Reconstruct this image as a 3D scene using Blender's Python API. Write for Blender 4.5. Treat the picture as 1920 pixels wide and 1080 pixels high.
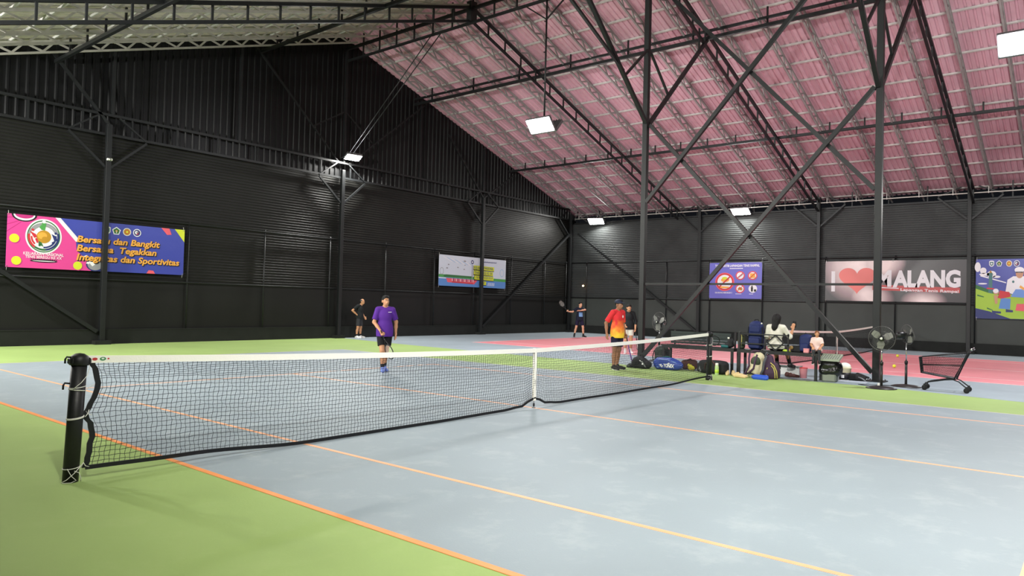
import bpy, bmesh, math, random
import numpy as np
from mathutils import Vector, Matrix, Quaternion
for o in list(bpy.data.objects): bpy.data.objects.remove(o)
random.seed(7); rng = np.random.default_rng(7)
SC = bpy.context.scene
COL = SC.collection
PI = math.pi

# ------------------------------------------------------------------ camera
YAW, PITCH, ROLL = 0.8835050, 0.0212822, 0.0253352
CAM_POS = Vector((-3.34295, -6.75263, 1.60519)); FPX = 1346.06
_f = Vector((math.sin(YAW)*math.cos(PITCH), math.cos(YAW)*math.cos(PITCH), math.sin(PITCH)))
_r = Vector((math.cos(YAW), -math.sin(YAW), 0)); _u = _r.cross(_f)
_r2 = _r*math.cos(ROLL) + _u*math.sin(ROLL); _u2 = -_r*math.sin(ROLL) + _u*math.cos(ROLL)
cam = bpy.data.cameras.new('camera'); cam.sensor_width = 36; cam.lens = FPX/1920*36
cam.clip_start = .05; cam.clip_end = 300
co = bpy.data.objects.new('camera', cam); COL.objects.link(co)
co.matrix_world = Matrix(((_r2.x,_u2.x,-_f.x,CAM_POS.x),(_r2.y,_u2.y,-_f.y,CAM_POS.y),(_r2.z,_u2.z,-_f.z,CAM_POS.z),(0,0,0,1)))
SC.camera = co
# ------------------------------------------------------------------ world (night outside), exposure
W = bpy.data.worlds.new('night'); SC.world = W; W.use_nodes = True
W.node_tree.nodes['Background'].inputs[0].default_value = (.5,.55,.7,1)
W.node_tree.nodes['Background'].inputs[1].default_value = .012
SC.view_settings.view_transform = 'Standard'; SC.view_settings.look = 'None'
SC.view_settings.gamma = 1; SC.view_settings.use_curve_mapping = False
SC.view_settings.exposure = 0.0
LAMP_RIGHT, LAMP_LEFT, LAMP_FRONT, LAMP_BACK, LAMP_PEND = 230.0, 2100.0, 3400.0, 800.0, 340.0       # radiance of the floodlight lenses

# ------------------------------------------------------------------ materials
def lin(c):
    return tuple(((v/255)/12.92 if v/255 <= .04045 else ((v/255+.055)/1.055)**2.4) for v in c[:3]) + (1,)
MATS = {}
def mat(name, rgb, rough=.6, metal=0, spec=.4, noise=0, nscale=6, bump=0, bscale=30, emit=0, alpha=1, coat=0):
    if name in MATS: return MATS[name]
    m = bpy.data.materials.new(name); m.use_nodes = True; nt = m.node_tree; b = nt.nodes['Principled BSDF']
    c = lin(rgb); b.inputs['Base Color'].default_value = c
    b.inputs['Roughness'].default_value = rough; b.inputs['Metallic'].default_value = metal
    b.inputs['Specular IOR Level'].default_value = spec
    if coat: b.inputs['Coat Weight'].default_value = coat
    if emit:
        b.inputs['Emission Color'].default_value = c; b.inputs['Emission Strength'].default_value = emit
    if alpha < 1: b.inputs['Alpha'].default_value = alpha
    if noise or bump:
        tc = nt.nodes.new('ShaderNodeTexCoord')
    if noise:
        n = nt.nodes.new('ShaderNodeTexNoise'); n.inputs['Scale'].default_value = nscale; n.inputs['Detail'].default_value = 6
        nt.links.new(tc.outputs['Object'], n.inputs['Vector'])
        r = nt.nodes.new('ShaderNodeMapRange'); r.inputs['From Min'].default_value = .3; r.inputs['From Max'].default_value = .7
        r.inputs['To Min'].default_value = 1-noise; r.inputs['To Max'].default_value = 1+noise
        nt.links.new(n.outputs['Fac'], r.inputs['Value'])
        v = nt.nodes.new('ShaderNodeVectorMath'); v.operation = 'SCALE'; v.inputs[0].default_value = c[:3]
        nt.links.new(r.outputs[0], v.inputs['Scale']); nt.links.new(v.outputs[0], b.inputs['Base Color'])
    if bump:
        n2 = nt.nodes.new('ShaderNodeTexNoise'); n2.inputs['Scale'].default_value = bscale; n2.inputs['Detail'].default_value = 4
        nt.links.new(tc.outputs['Object'], n2.inputs['Vector'])
        bp = nt.nodes.new('ShaderNodeBump'); bp.inputs['Strength'].default_value = bump; bp.inputs['Distance'].default_value = .02
        nt.links.new(n2.outputs['Fac'], bp.inputs['Height']); nt.links.new(bp.outputs[0], b.inputs['Normal'])
    MATS[name] = m; return m

def M_(k): return MATS[k]
mat('steel_black', (22,24,25), .45, 0, .4, noise=.15, nscale=3)
mat('steel_grey', (192,191,186), .45, .1, .5, noise=.10, nscale=4)
mat('steel_dim', (150,149,147), .45, .1, .5, noise=.12, nscale=4)
mat('steel_mid', (176,173,164), .45, .1, .5, noise=.12, nscale=4)
mat('wire_grey', (84,84,82), .4, .4)
mat('sheet_black', (11,12,13), .42, 0, .3, noise=.12, nscale=1.5)
mat('wall_black', (24,24,22), .5, 0, .25, noise=.16, nscale=1.2)
mat('wall_grey', (60,63,63), .5, 0, .25, noise=.12, nscale=1.2)
mat('panel_grey', (66,70,67), .55, 0, .3, noise=.12, nscale=.8)
mat('panel_black', (24,24,23), .55, 0, .25, noise=.14, nscale=.8)
mat('kerb_dark', (30,32,30), .8, 0, .3, noise=.15, nscale=3)
mat('white_paint', (225,225,215), .5)
mat('white_fabric', (250,248,238), .75, bump=.1, bscale=60)
mat('rope_white', (230,228,220), .7)
mat('net_black', (18,20,24), .7)
mat('post_black', (22,23,24), .5, 0, .4, noise=.2, nscale=12)
mat('rubber', (20,20,21), .7)
mat('chrome', (210,210,212), .18, 1)
mat('plastic_black', (24,25,26), .35)
mat('ball', (214,222,70), .85, bump=.3, bscale=90)

# ------------------------------------------------------------------ object helpers
def tag(o, label=None, cat=None, group=None, kind=None):
    if label: o['label'] = label
    if cat: o['category'] = cat
    if group: o['group'] = group
    if kind: o['kind'] = kind
    return o
def thing(name, label, cat, loc=(0,0,0), rz=0, group=None, mtx=None):
    o = bpy.data.objects.new(name, None); COL.objects.link(o); o.empty_display_size = .1
    o.location = loc; o.rotation_euler = (0,0,rz)
    if mtx is not None: o.matrix_world = mtx
    return tag(o, label, cat, group)
def copy_tree(o, parent=None):
    c = o.copy(); COL.objects.link(c)
    if parent is not None: c.parent = parent
    for ch in list(o.children): copy_tree(ch, c)
    return c
def frame_from(d, up=(0,0,1)):
    z = Vector(d).normalized(); u = Vector(up)
    if abs(z.dot(u)) > .98: u = Vector((1,0,0)) if abs(z.x) < .9 else Vector((0,1,0))
    x = u.cross(z).normalized(); y = z.cross(x)
    return x, y, z

class MB:
    """collects shapes of one mesh object"""
    def __init__(s): s.v=[]; s.f=[]; s.m=[]; s.sm=[]; s.mats=[]; s.M=Matrix()
    def mi(s, m):
        m = MATS[m] if isinstance(m, str) else m
        if m not in s.mats: s.mats.append(m)
        return s.mats.index(m)
    def add(s, vs, fs, m, smooth=False):
        b = len(s.v); k = s.mi(m)
        s.v += [tuple(s.M @ Vector(p)) for p in vs]
        for f in fs: s.f.append(tuple(i+b for i in f)); s.m.append(k); s.sm.append(smooth)
        return s
    def box(s, c, size, m, R=None, bev=0):
        hx,hy,hz = [q/2 for q in size]; c = Vector(c)
        if bev:
            vs=[]; b=bev
            for z,i in ((-hz,b),(-hz+b,0),(hz-b,0),(hz,b)):
                for x,y in ((-hx+b,-hy+i),(hx-b,-hy+i),(hx-i,-hy+b),(hx-i,hy-b),(hx-b,hy-i),(-hx+b,hy-i),(-hx+i,hy-b),(-hx+i,-hy+b)):
                    vs.append(Vector((x,y,z)))
            fs=[tuple(range(7,-1,-1)), tuple(range(24,32))]
            for r in range(3):
                for i in range(8): fs.append((r*8+i, r*8+(i+1)%8, r*8+8+(i+1)%8, r*8+8+i))
        else:
            vs=[Vector((x,y,z)) for x in (-hx,hx) for y in (-hy,hy) for z in (-hz,hz)]
            fs=[(0,1,3,2),(4,6,7,5),(0,4,5,1),(2,3,7,6),(0,2,6,4),(1,5,7,3)]
        if R is not None: vs=[R@v for v in vs]
        return s.add([v+c for v in vs], fs, m)
    def bar(s, a, b, w, h, m, up=(0,0,1)):
        a=Vector(a); b=Vector(b); x,y,z = frame_from(b-a, up)
        vs=[p+x*sx*w/2+y*sy*h/2 for p in (a,b) for sx,sy in ((-1,-1),(1,-1),(1,1),(-1,1))]
        return s.add(vs, [(3,2,1,0),(4,5,6,7),(0,1,5,4),(1,2,6,5),(2,3,7,6),(3,0,4,7)], m)
    def tube(s, pts, r, m, n=8, closed=False, cap=True, smooth=True):
        pts=[Vector(p) for p in pts]; N=len(pts); rr = r if isinstance(r,(list,tuple)) else [r]*N
        vs=[]; px=None
        for i,p in enumerate(pts):
            if closed: t=pts[(i+1)%N]-pts[i-1]
            else: t=pts[min(i+1,N-1)]-pts[max(i-1,0)]
            t.normalize()
            if px is None: px,_,_ = frame_from(t)
            px = (px - t*px.dot(t)); 
            if px.length < 1e-6: px,_,_ = frame_from(t)
            px.normalize(); py=t.cross(px)
            for k in range(n):
                a=2*PI*k/n; vs.append(p+(px*math.cos(a)+py*math.sin(a))*rr[i])
        fs=[]
        for i in range(N if closed else N-1):
            j=(i+1)%N
            for k in range(n): fs.append((i*n+k, i*n+(k+1)%n, j*n+(k+1)%n, j*n+k))
        if cap and not closed: fs += [tuple(range(n-1,-1,-1)), tuple((N-1)*n+k for k in range(n))]
        return s.add(vs, fs, m, smooth and n>4)
    def lathe(s, prof, m, n=24, c=(0,0,0), axis=(0,0,1), smooth=True, sy=1):
        x,y,z = frame_from(axis); c=Vector(c); vs=[]; N=len(prof)
        for r,h in prof:
            for k in range(n):
                a=2*PI*k/n; vs.append(c+x*r*math.cos(a)+y*r*sy*math.sin(a)+z*h)
        fs=[]
        for i in range(N-1):
            for k in range(n): fs.append((i*n+k, i*n+(k+1)%n, (i+1)*n+(k+1)%n, (i+1)*n+k))
        if prof[0][0]>1e-5: fs.append(tuple(range(n-1,-1,-1)))
        if prof[-1][0]>1e-5: fs.append(tuple((N-1)*n+k for k in range(n)))
        return s.add(vs, fs, m, smooth)
    def cyl(s, a, b, r, m, n=16, r2=None):
        a=Vector(a); b=Vector(b)
        return s.lathe([(r,0),(r if r2 is None else r2,(b-a).length)], m, n, a, b-a)
    def ell(s, c, r, m, n=16, k=10, R=None):
        vs=[]; c=Vector(c)
        for i in range(k+1):
            t=PI*i/k
            for j in range(n):
                a=2*PI*j/n; q=Vector((r[0]*math.sin(t)*math.cos(a), r[1]*math.sin(t)*math.sin(a), -r[2]*math.cos(t)))
                vs.append(c+(R@q if R is not None else q))
        fs=[]
        for i in range(k):
            for j in range(n): fs.append((i*n+j, i*n+(j+1)%n, (i+1)*n+(j+1)%n, (i+1)*n+j))
        return s.add(vs, fs, m, True)
    def torus(s, c, R, r, m, axis=(0,0,1), n=40, k=8):
        x,y,z=frame_from(axis); c=Vector(c)
        return s.tube([c+x*R*math.cos(2*PI*i/n)+y*R*math.sin(2*PI*i/n) for i in range(n)], r, m, k, closed=True)
    def poly(s, pts, m, thick=0, out=(0,-1,0)):
        """flat polygon (convex or simple), optionally with thickness against out"""
        n=len(pts); pts=[Vector(p) for p in pts]
        if not thick: return s.add(pts, [tuple(range(n))], m)
        d=Vector(out)*thick; vs=pts+[p-d for p in pts]
        fs=[tuple(range(n)), tuple(range(2*n-1,n-1,-1))]+[(i,i+n,(i+1)%n+n,(i+1)%n) for i in range(n)]
        return s.add(vs, fs, m)
    # prints on flat panels: local x right, z up, facing -y
    def p2(s, pts, m, d): return s.poly([(x,-d,z) for x,z in pts], m)
    def disc(s, cx, cz, rx, m, d, rz=None, n=32, ring=None):
        rz = rx if rz is None else rz
        if ring is None: return s.p2([(cx+rx*math.cos(2*PI*i/n), cz+rz*math.sin(2*PI*i/n)) for i in range(n)], m, d)
        vs=[]; 
        for q in (1, ring):
            vs += [(cx+q*rx*math.cos(2*PI*i/n), -d, cz+q*rz*math.sin(2*PI*i/n)) for i in range(n)]
        return s.add(vs, [(i,(i+1)%n,n+(i+1)%n,n+i) for i in range(n)], m)
    def text(s, body, x, z, h, m, d, width=None, shear=0, bold=0, align='LEFT', rot=0, thick=0):
        cu = bpy.data.curves.new('t','FONT'); cu.body=body; cu.size=1; cu.shear=shear; cu.offset=bold; cu.resolution_u=3
        cu.extrude=thick
        ob = bpy.data.objects.new('t',cu); COL.objects.link(ob)
        dg = bpy.context.evaluated_depsgraph_get(); me = bpy.data.meshes.new_from_object(ob.evaluated_get(dg))
        P=[v.co.copy() for v in me.vertices]; F=[tuple(p.vertices) for p in me.polygons]
        bpy.data.objects.remove(ob); bpy.data.curves.remove(cu); bpy.data.meshes.remove(me)
        if not P: return s
        x0=min(p.x for p in P); x1=max(p.x for p in P)
        sx=h/.70; sz=h/.70
        if width: sx = width/(x1-x0)
        off = 0 if align=='LEFT' else -(x1-x0)*sx/2 if align=='CENTER' else -(x1-x0)*sx
        c,sn=math.cos(rot),math.sin(rot); out=[]
        for p in P:
            a=(p.x-x0)*sx+off; b=p.y*sz
            out.append((x+a*c-b*sn, -d, z+a*sn+b*c))
        return s.add(out, F, m)
    def build(s, name, parent=None, label=None, bevel=0, loc=None):
        me=bpy.data.meshes.new(name); me.from_pydata(s.v,[],s.f)
        for m in s.mats: me.materials.append(m)
        me.polygons.foreach_set('material_index', s.m); me.polygons.foreach_set('use_smooth', s.sm); me.update()
        o=bpy.data.objects.new(name, me); COL.objects.link(o)
        if parent is not None: o.parent=parent
        if label: o['label']=label
        if loc is not None: o.location=loc
        if bevel:
            b=o.modifiers.new('b','BEVEL'); b.width=bevel; b.segments=2; b.limit_method='ANGLE'
        return o
def repeats(root, name, mk, spots):
    """one part built once by mk(), then copied to every spot"""
    o=None
    for p in spots:
        if o is None: o=mk().build(name,root); c=o
        else: c=o.copy(); COL.objects.link(c)
        c.location=p
def struct(mb, name, label=None):
    o = mb.build(name); o['kind']='structure'
    if label: o['label']=label
    return o

# ------------------------------------------------------------------ smooth bodies: distance field -> surface
def C(a,b,ra,rb=None,clip=None): return ('c',np.array(a,float),np.array(b,float),ra,ra if rb is None else rb,clip)
def E(c,r,R=None,clip=None): return ('e',np.array(c,float),np.array(r,float),None if R is None else np.array(R),clip)
def B(c,h,rd,R=None,clip=None): return ('b',np.array(c,float),np.array(h,float),rd,None if R is None else np.array(R),clip)
def _bb(p):
    if p[0]=='c': r=max(p[3],p[4]); return np.minimum(p[1],p[2])-r, np.maximum(p[1],p[2])+r
    if p[0]=='e': r=np.full(3,max(p[2])) if p[3] is not None else p[2]; return p[1]-r,p[1]+r
    r=np.full(3,np.linalg.norm(p[2])) if p[4] is not None else p[2]
    return p[1]-r-.001,p[1]+r+.001
def _dist(p,X):
    if p[0]=='c':
        a,b=p[1],p[2]; d=b-a; L=max(d@d,1e-12); t=np.clip(((X-a)@d)/L,0,1)
        q=np.linalg.norm(X-a-t[...,None]*d,axis=-1)-(p[3]+t*(p[4]-p[3])); cl=p[5]
    elif p[0]=='e':
        Y=X-p[1]; 
        if p[3] is not None: Y=Y@p[3]
        k0=np.linalg.norm(Y/p[2],axis=-1); k1=np.linalg.norm(Y/p[2]**2,axis=-1)+1e-9; q=k0*(k0-1)/k1; cl=p[4]
    else:
        Y=X-p[1]
        if p[4] is not None: Y=Y@p[4]
        g=np.abs(Y)-(p[2]-p[3]); q=np.linalg.norm(np.maximum(g,0),axis=-1)+np.minimum(g.max(-1),0)-p[3]; cl=p[5]
    if cl is not None:
        for pt,n in cl: q=np.maximum(q,(X-np.array(pt))@np.array(n))
    return q
def sdf_mesh(name, prims, res, mats, parent=None, sub=(), clips=(), k=.02, paint=None, label=None):
    lo=np.min([_bb(p)[0] for p in prims],0)-res*3; hi=np.max([_bb(p)[1] for p in prims],0)+res*3
    n=np.ceil((hi-lo)/res).astype(int)+1
    f=np.full(n,.5,np.float32)
    ax=[lo[i]+res*np.arange(n[i]) for i in range(3)]
    def local(p,pad):
        a,b=_bb(p); i0=np.maximum(np.floor((a-pad-lo)/res).astype(int),0); i1=np.minimum(np.ceil((b+pad-lo)/res).astype(int)+1,n)
        sl=tuple(slice(i0[i],i1[i]) for i in range(3))
        X=np.stack(np.meshgrid(ax[0][sl[0]],ax[1][sl[1]],ax[2][sl[2]],indexing='ij'),-1); return sl,X
    for p in prims:
        sl,X=local(p,k+res*2)
        if X.size==0: continue
        d=_dist(p,X); g=f[sl]; h=np.maximum(k-np.abs(g-d),0)/k; f[sl]=np.minimum(g,d)-h*h*k*.25
    for p in sub:
        sl,X=local(p,res*3)
        if X.size==0: continue
        f[sl]=np.maximum(f[sl],-_dist(p,X))
    if clips:
        X=np.stack(np.meshgrid(*ax,indexing='ij'),-1)
        for pt,nn in clips: f=np.maximum(f,(X-np.array(pt))@np.array(nn))
    S=f<0
    cc=[(i,j,l) for i in (0,1) for j in (0,1) for l in (0,1)]
    cnt=sum(S[i:n[0]-1+i,j:n[1]-1+j,l:n[2]-1+l].astype(np.int8) for i,j,l in cc)
    act=np.argwhere((cnt>0)&(cnt<8))
    if len(act)==0: return None
    idx=-np.ones(n-1,int); idx[act[:,0],act[:,1],act[:,2]]=np.arange(len(act))
    acc=np.zeros((len(act),3)); w=np.zeros(len(act))
    for a in cc:
        for d in range(3):
            if a[d]: continue
            b=list(a); b[d]=1
            A=act+np.array(a); Bq=act+np.array(b)
            fa=f[A[:,0],A[:,1],A[:,2]]; fb=f[Bq[:,0],Bq[:,1],Bq[:,2]]; mk=(fa<0)!=(fb<0)
            t=np.where(mk,fa/np.where(mk,fa-fb,1),0); P=A+t[:,None]*(np.array(b)-np.array(a)); acc[mk]+=P[mk]; w[mk]+=1
    V=lo+res*acc/w[:,None]; F=[]
    for d in range(3):
        e=[1,1,1]; e[d]=0; u,v=[i for i in range(3) if i!=d]
        s0=S; sh=[slice(None)]*3; sh2=[slice(None)]*3; sh[d]=slice(0,-1); sh2[d]=slice(1,None)
        cr=np.argwhere(S[tuple(sh)]!=S[tuple(sh2)])
        cr=cr[(cr[:,u]>0)&(cr[:,v]>0)&(cr[:,u]<n[u]-1)&(cr[:,v]<n[v]-1)]
        if len(cr)==0: continue
        def g(du,dv):
            q=cr.copy(); q[:,u]-=du; q[:,v]-=dv; return idx[q[:,0],q[:,1],q[:,2]]
        Q=np.stack([g(1,1),g(0,1),g(0,0),g(1,0)],1); ins=S[cr[:,0],cr[:,1],cr[:,2]]
        flip = ins if d!=1 else ~ins
        Q=np.where(flip[:,None],Q,Q[:,::-1]); F.append(Q)
    F=np.concatenate(F); F=F[(F>=0).all(1)]
    me=bpy.data.meshes.new(name); me.from_pydata(V.tolist(),[],F.tolist())
    for m in mats: me.materials.append(MATS[m] if isinstance(m,str) else m)
    if paint is not None:
        ce=V[F].mean(1); me.polygons.foreach_set('material_index', paint(ce).astype(np.int32))
    me.polygons.foreach_set('use_smooth',[True]*len(F)); me.update()
    o=bpy.data.objects.new(name,me); COL.objects.link(o)
    if parent is not None: o.parent=parent
    if label: o['label']=label
    return o

# ================================================================== STRUCTURE
VB, UR, UL = 17.6, 31.6, -6.2         # back wall plane, right wall plane, left wall plane
RIDGE_U, RIDGE_Z, SL = 15.0, 12.5, .3253
def roofz(u): return RIDGE_Z - SL*abs(u-RIDGE_U)
V0 = -14.0

def paint_mat(name, rgb, amp=.12, rough=.42, wear=(210,215,215), wamt=.25, spec=.45):
    m = bpy.data.materials.new(name); m.use_nodes=True; nt=m.node_tree; b=nt.nodes['Principled BSDF']; L=nt.links.new
    tc=nt.nodes.new('ShaderNodeTexCoord')
    def noise(scale, detail, rough_=.6):
        n=nt.nodes.new('ShaderNodeTexNoise'); n.inputs['Scale'].default_value=scale; n.inputs['Detail'].default_value=detail
        n.inputs['Roughness'].default_value=rough_; L(tc.outputs['Object'], n.inputs['Vector']); return n
    a=noise(.55,5); g=noise(60,3); st=noise(2.2,8,.7)
    r1=nt.nodes.new('ShaderNodeMapRange'); r1.inputs['From Min'].default_value=.3; r1.inputs['From Max'].default_value=.7
    r1.inputs['To Min'].default_value=1-amp; r1.inputs['To Max'].default_value=1+amp; L(a.outputs['Fac'], r1.inputs['Value'])
    sc=nt.nodes.new('ShaderNodeVectorMath'); sc.operation='SCALE'; sc.inputs[0].default_value=lin(rgb)[:3]; L(r1.outputs[0], sc.inputs['Scale'])
    r2=nt.nodes.new('ShaderNodeMapRange'); r2.inputs['From Min'].default_value=.52; r2.inputs['From Max'].default_value=.75
    r2.inputs['To Min'].default_value=0; r2.inputs['To Max'].default_value=wamt; L(st.outputs['Fac'], r2.inputs['Value'])
    mx=nt.nodes.new('ShaderNodeMix'); mx.data_type='RGBA'; L(r2.outputs[0], mx.inputs['Factor']); L(sc.outputs[0], mx.inputs['A']); mx.inputs['B'].default_value=lin(wear)
    L(mx.outputs['Result'], b.inputs['Base Color'])
    r3=nt.nodes.new('ShaderNodeMapRange'); r3.inputs['To Min'].default_value=rough-.08; r3.inputs['To Max'].default_value=rough+.12; L(st.outputs['Fac'], r3.inputs['Value'])
    L(r3.outputs[0], b.inputs['Roughness']); b.inputs['Specular IOR Level'].default_value=spec
    bp=nt.nodes.new('ShaderNodeBump'); bp.inputs['Strength'].default_value=.25; bp.inputs['Distance'].default_value=.004; L(g.outputs['Fac'], bp.inputs['Height']); L(bp.outputs[0], b.inputs['Normal'])
    MATS[name]=m; return m
paint_mat('court_green', (156,182,110), .08, .62, (185,195,150), .15, .25)
paint_mat('court_blue', (150,163,171), .07, .56, (196,202,202), .35, .3)
paint_mat('surround_blue', (150,163,171), .08, .6, (190,198,200), .2, .25)
paint_mat('court_pink', (226,140,148), .06, .6, (230,180,182), .2, .25)
paint_mat('line_orange', (248,158,92), .08, .5, (245,190,150), .35)
paint_mat('line_peach', (246,180,134), .06, .5, (245,205,175), .4)
paint_mat('line_white', (226,205,205), .06, .5, (240,235,230), .3)
paint_mat('line_pale', (196,192,180), .06, .5, (210,205,195), .3)

mb=MB(); mb.add([(UL,-17,-.0),(34,-17,0),(34,19,0),(UL,19,0),(UL,-17,-.2),(34,-17,-.2),(34,19,-.2),(UL,19,-.2)],[(0,1,2,3),(7,6,5,4),(0,4,5,1),(1,5,6,2),(2,6,7,3),(3,7,4,0)],'court_green'); struct(mb,'floor')
def slab(name, pts, m, z=.002):
    mb=MB(); n=len(pts); vs=[(x,y,z) for x,y in pts]+[(x,y,.0005) for x,y in pts]
    mb.add(vs,[tuple(range(n))]+[(i,i+n,(i+1)%n+n,(i+1)%n) for i in range(n)],m); return struct(mb,name)
slab('court_surface',[(0,-11.885),(10.97,-11.885),(10.97,11.9),(0,11.9)],'court_blue')
edge=[(13.1,-14),(13.15,-5.5),(13.5,-4),(13.66,-3.2),(14.05,6.5),(14.25,9),(14.47,12.4),(14.78,15),(15.1,17.6)]
slab('court_surround',edge[::-1]+[(31.6,-14),(31.6,17.6)][::1],'surround_blue')
def k2(u): return 16.93+.062*(u+3)  # helper not used for lines
N2=[(16.65,-12.0),(17.98,12.75),(28.85,13.2),(27.1,-12.0)]
slab('court_surface',N2,'court_pink',.004)
def line(u0,v0,u1,v1,w,m,z=.0045,name='court_line'):
    d=Vector((u1-u0,v1-v0,0)).normalized(); q=Vector((-d.y,d.x,0))*w/2
    slab(name,[(u0-q.x,v0-q.y),(u1-q.x,v1-q.y),(u1+q.x,v1+q.y),(u0+q.x,v0+q.y)],m,z)
line(0,-11.9,0,11.9,.06,'line_orange')
line(1.372,-11.9,1.372,11.9,.05,'line_peach')
line(9.6,-11.9,9.6,6.4,.05,'line_peach')
line(5.485,-6.4,5.485,6.4,.05,'line_peach')
line(1.35,6.4,9.62,6.4,.05,'line_peach')
line(1.35,-6.4,9.62,-6.4,.05,'line_peach')
line(10.95,-11.9,10.95,11.9,.05,'line_pale')
line(0,11.88,10.97,11.88,.05,'line_pale')
def L2(f,w=.05):
    a=(N2[0][0]+(N2[3][0]-N2[0][0])*f, -12); b=(N2[1][0]+(N2[2][0]-N2[1][0])*f, N2[1][1]+(N2[2][1]-N2[1][1])*f)
    line(a[0],a[1],b[0],b[1],w,'line_white',.006)
for f in (.003,.125,.875,.997): L2(f)
line(22.0,-6.2,22.75,6.9,.05,'line_white',.006)
line(17.98,12.75,28.85,13.2,.07,'line_white',.0065)
line(19.0,6.7,27.2,7.0,.05,'line_white',.0065)
line(18.3,-6.0,26.3,-6.1,.05,'line_white',.0065)

# ---- back wall: smooth panels below, fine horizontal ribs, vertical sheeting in the gable
def hribs(mb, along0, along1, z0, z1, plane, axis, pitch=.1, dep=.014, m='wall_black'):
    """horizontally ribbed sheeting; axis 'u' = wall along u at v=plane (faces -v), axis 'v' = wall along v at u=plane (faces -u)"""
    zs=[]; z=z0
    while z<z1-1e-6:
        zs += [(z,0),(min(z+pitch*.55,z1),0),(min(z+pitch*.7,z1),dep),(min(z+pitch*.85,z1),dep)]; z+=pitch
    zs.append((z1,0)); vs=[]
    for zz,d in zs:
        for a in (along0,along1): vs.append((a,plane-d,zz) if axis=='u' else (plane-d,a,zz))
    mb.add(vs,[(2*i,2*i+1,2*i+3,2*i+2) for i in range(len(zs)-1)],m)
mb=MB()
mb.add([(UL,VB,0),(UR+.6,VB,0),(UR+.6,VB,2.05),(UL,VB,2.05)],[(0,1,2,3)],'panel_black')
hribs(mb,UL,UR+.6,2.05,6.6,VB,'u')
mb.add([(UL,VB+.2,0),(UR+.6,VB+.2,0),(UR+.6,VB+.2,6.6),(UL,VB+.2,6.6)],[(3,2,1,0)],'panel_black')
# gable sheeting: vertical ribs cut at the roof slope
us=[]; u=UL
while u<UR+.6:
    us += [(u,0),(u+.14,0),(u+.17,.045),(u+.22,.045)]; u+=.25
vs=[]
for uu,d in us: vs += [(uu,VB+.08-d,6.55),(uu,VB+.08-d,max(roofz(uu)+.02,6.56))]
mb.add(vs,[(2*i,2*i+2,2*i+3,2*i+1) for i in range(len(us)-1)],'sheet_black')
struct(mb,'wall_back')
mb=MB()
V1=VB
mb.add([(UR,V0,0),(UR,V1,0),(UR,V1,2.05),(UR,V0,2.05)],[(3,2,1,0)],'panel_grey')
hribs(mb,V0,V1,2.05,6.35,UR,'v',m='wall_grey')
mb.add([(UR+.2,V0,0),(UR+.2,V1,0),(UR+.2,V1,6.35),(UR+.2,V0,6.35),(UR,V0,6.35),(UR,V1,6.35)],[(0,1,2,3),(3,2,5,4)],'panel_grey')
struct(mb,'wall_right')
mb=MB(); mb.box((UL-.1,(V0+VB)/2,2.8),(.2,VB-V0,5.6),'panel_black'); struct(mb,'wall_left')
mb=MB(); mb.box(((UL+UR)/2,VB-.06,.23),(UR-UL,.12,.46),'kerb_dark'); mb.box(((UL+UR)/2,VB-.1,.455),(UR-UL,.06,.03),'kerb_dark'); struct(mb,'baseboard_back')
mb=MB(); mb.box((UR-.06,(V0+VB)/2-.06,.22),(.12,VB-V0-.12,.44),'kerb_dark'); struct(mb,'baseboard_right')

# ---- roof sheeting: two corrugated slopes
mat('roof_pink', (208,167,179), .42, .0, .45, noise=.05, nscale=.7)
mat('roof_grey', (198,191,178), .5, .0, .3, noise=.08, nscale=1.2)
def roof(uo, m, name):
    prof=[]; v=V0
    while v<VB+.3: prof += [(v,0),(v+.11,0),(v+.13,.04),(v+.18,.04)]; v+=.2
    vs=[]
    for vv,h in prof:
        for uu in (RIDGE_U,uo): vs.append((uu,vv,roofz(uu)+h))
    n=len(prof); mb=MB(); mb.add(vs,[(2*i,2*i+2,2*i+3,2*i+1) for i in range(n-1)],m); return struct(mb,name)
roof(32.3,'roof_pink','ceiling'); roof(UL-.3,'roof_grey','ceiling')

# ---- battens (along v, every metre of u) and light lattice trusses (down the slope, every 1.25 m)
def batten_mesh():
    mb=MB(); L=VB-V0-.1
    pr=[(-.032,0),(-.028,-.055),(.028,-.055),(.032,0)]
    vs=[(a,y,z) for y in (0,L) for a,z in pr]; n=len(pr)
    mb.add(vs,[(i,i+1,n+i+1,n+i) for i in range(n-1)],'steel_grey'); return mb
b0=None
for side,lab,grp in ((1,'pale steel roof batten running lengthwise under the pink roof slope','battens under the pink roof slope'),(-1,'pale steel roof batten running lengthwise under the grey roof slope','battens under the grey roof slope')):
    for i in range(1,18 if side>0 else 21):
        u=RIDGE_U+side*(i-.02)
        if b0 is None: b0=batten_mesh().build('roof_batten'); o=b0
        else: o=b0.copy(); COL.objects.link(o)
        o.location=(u,V0,roofz(u)-.004); o.rotation_euler=(0,side*math.atan(SL),0); tag(o,lab,'roof batten',grp)
def lattice(L, m):
    """light roof truss along +x, top at z=0"""
    D=.34
    t=MB(); t.box((L/2,0,-.03),(L,.06,.06),m)
    b=MB(); b.box((L/2,0,-D),(L,.06,.06),m)
    w=MB(); x=.1; s=0
    while x<L-.4:
        w.bar((x,0.014,-.06 if s==0 else -D+.03),(x+.4,0.014,-D+.03 if s==0 else -.06),.055,.03,m,(0,1,0)); x+=.4; s^=1
    return t,b,w
protos={}
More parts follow.
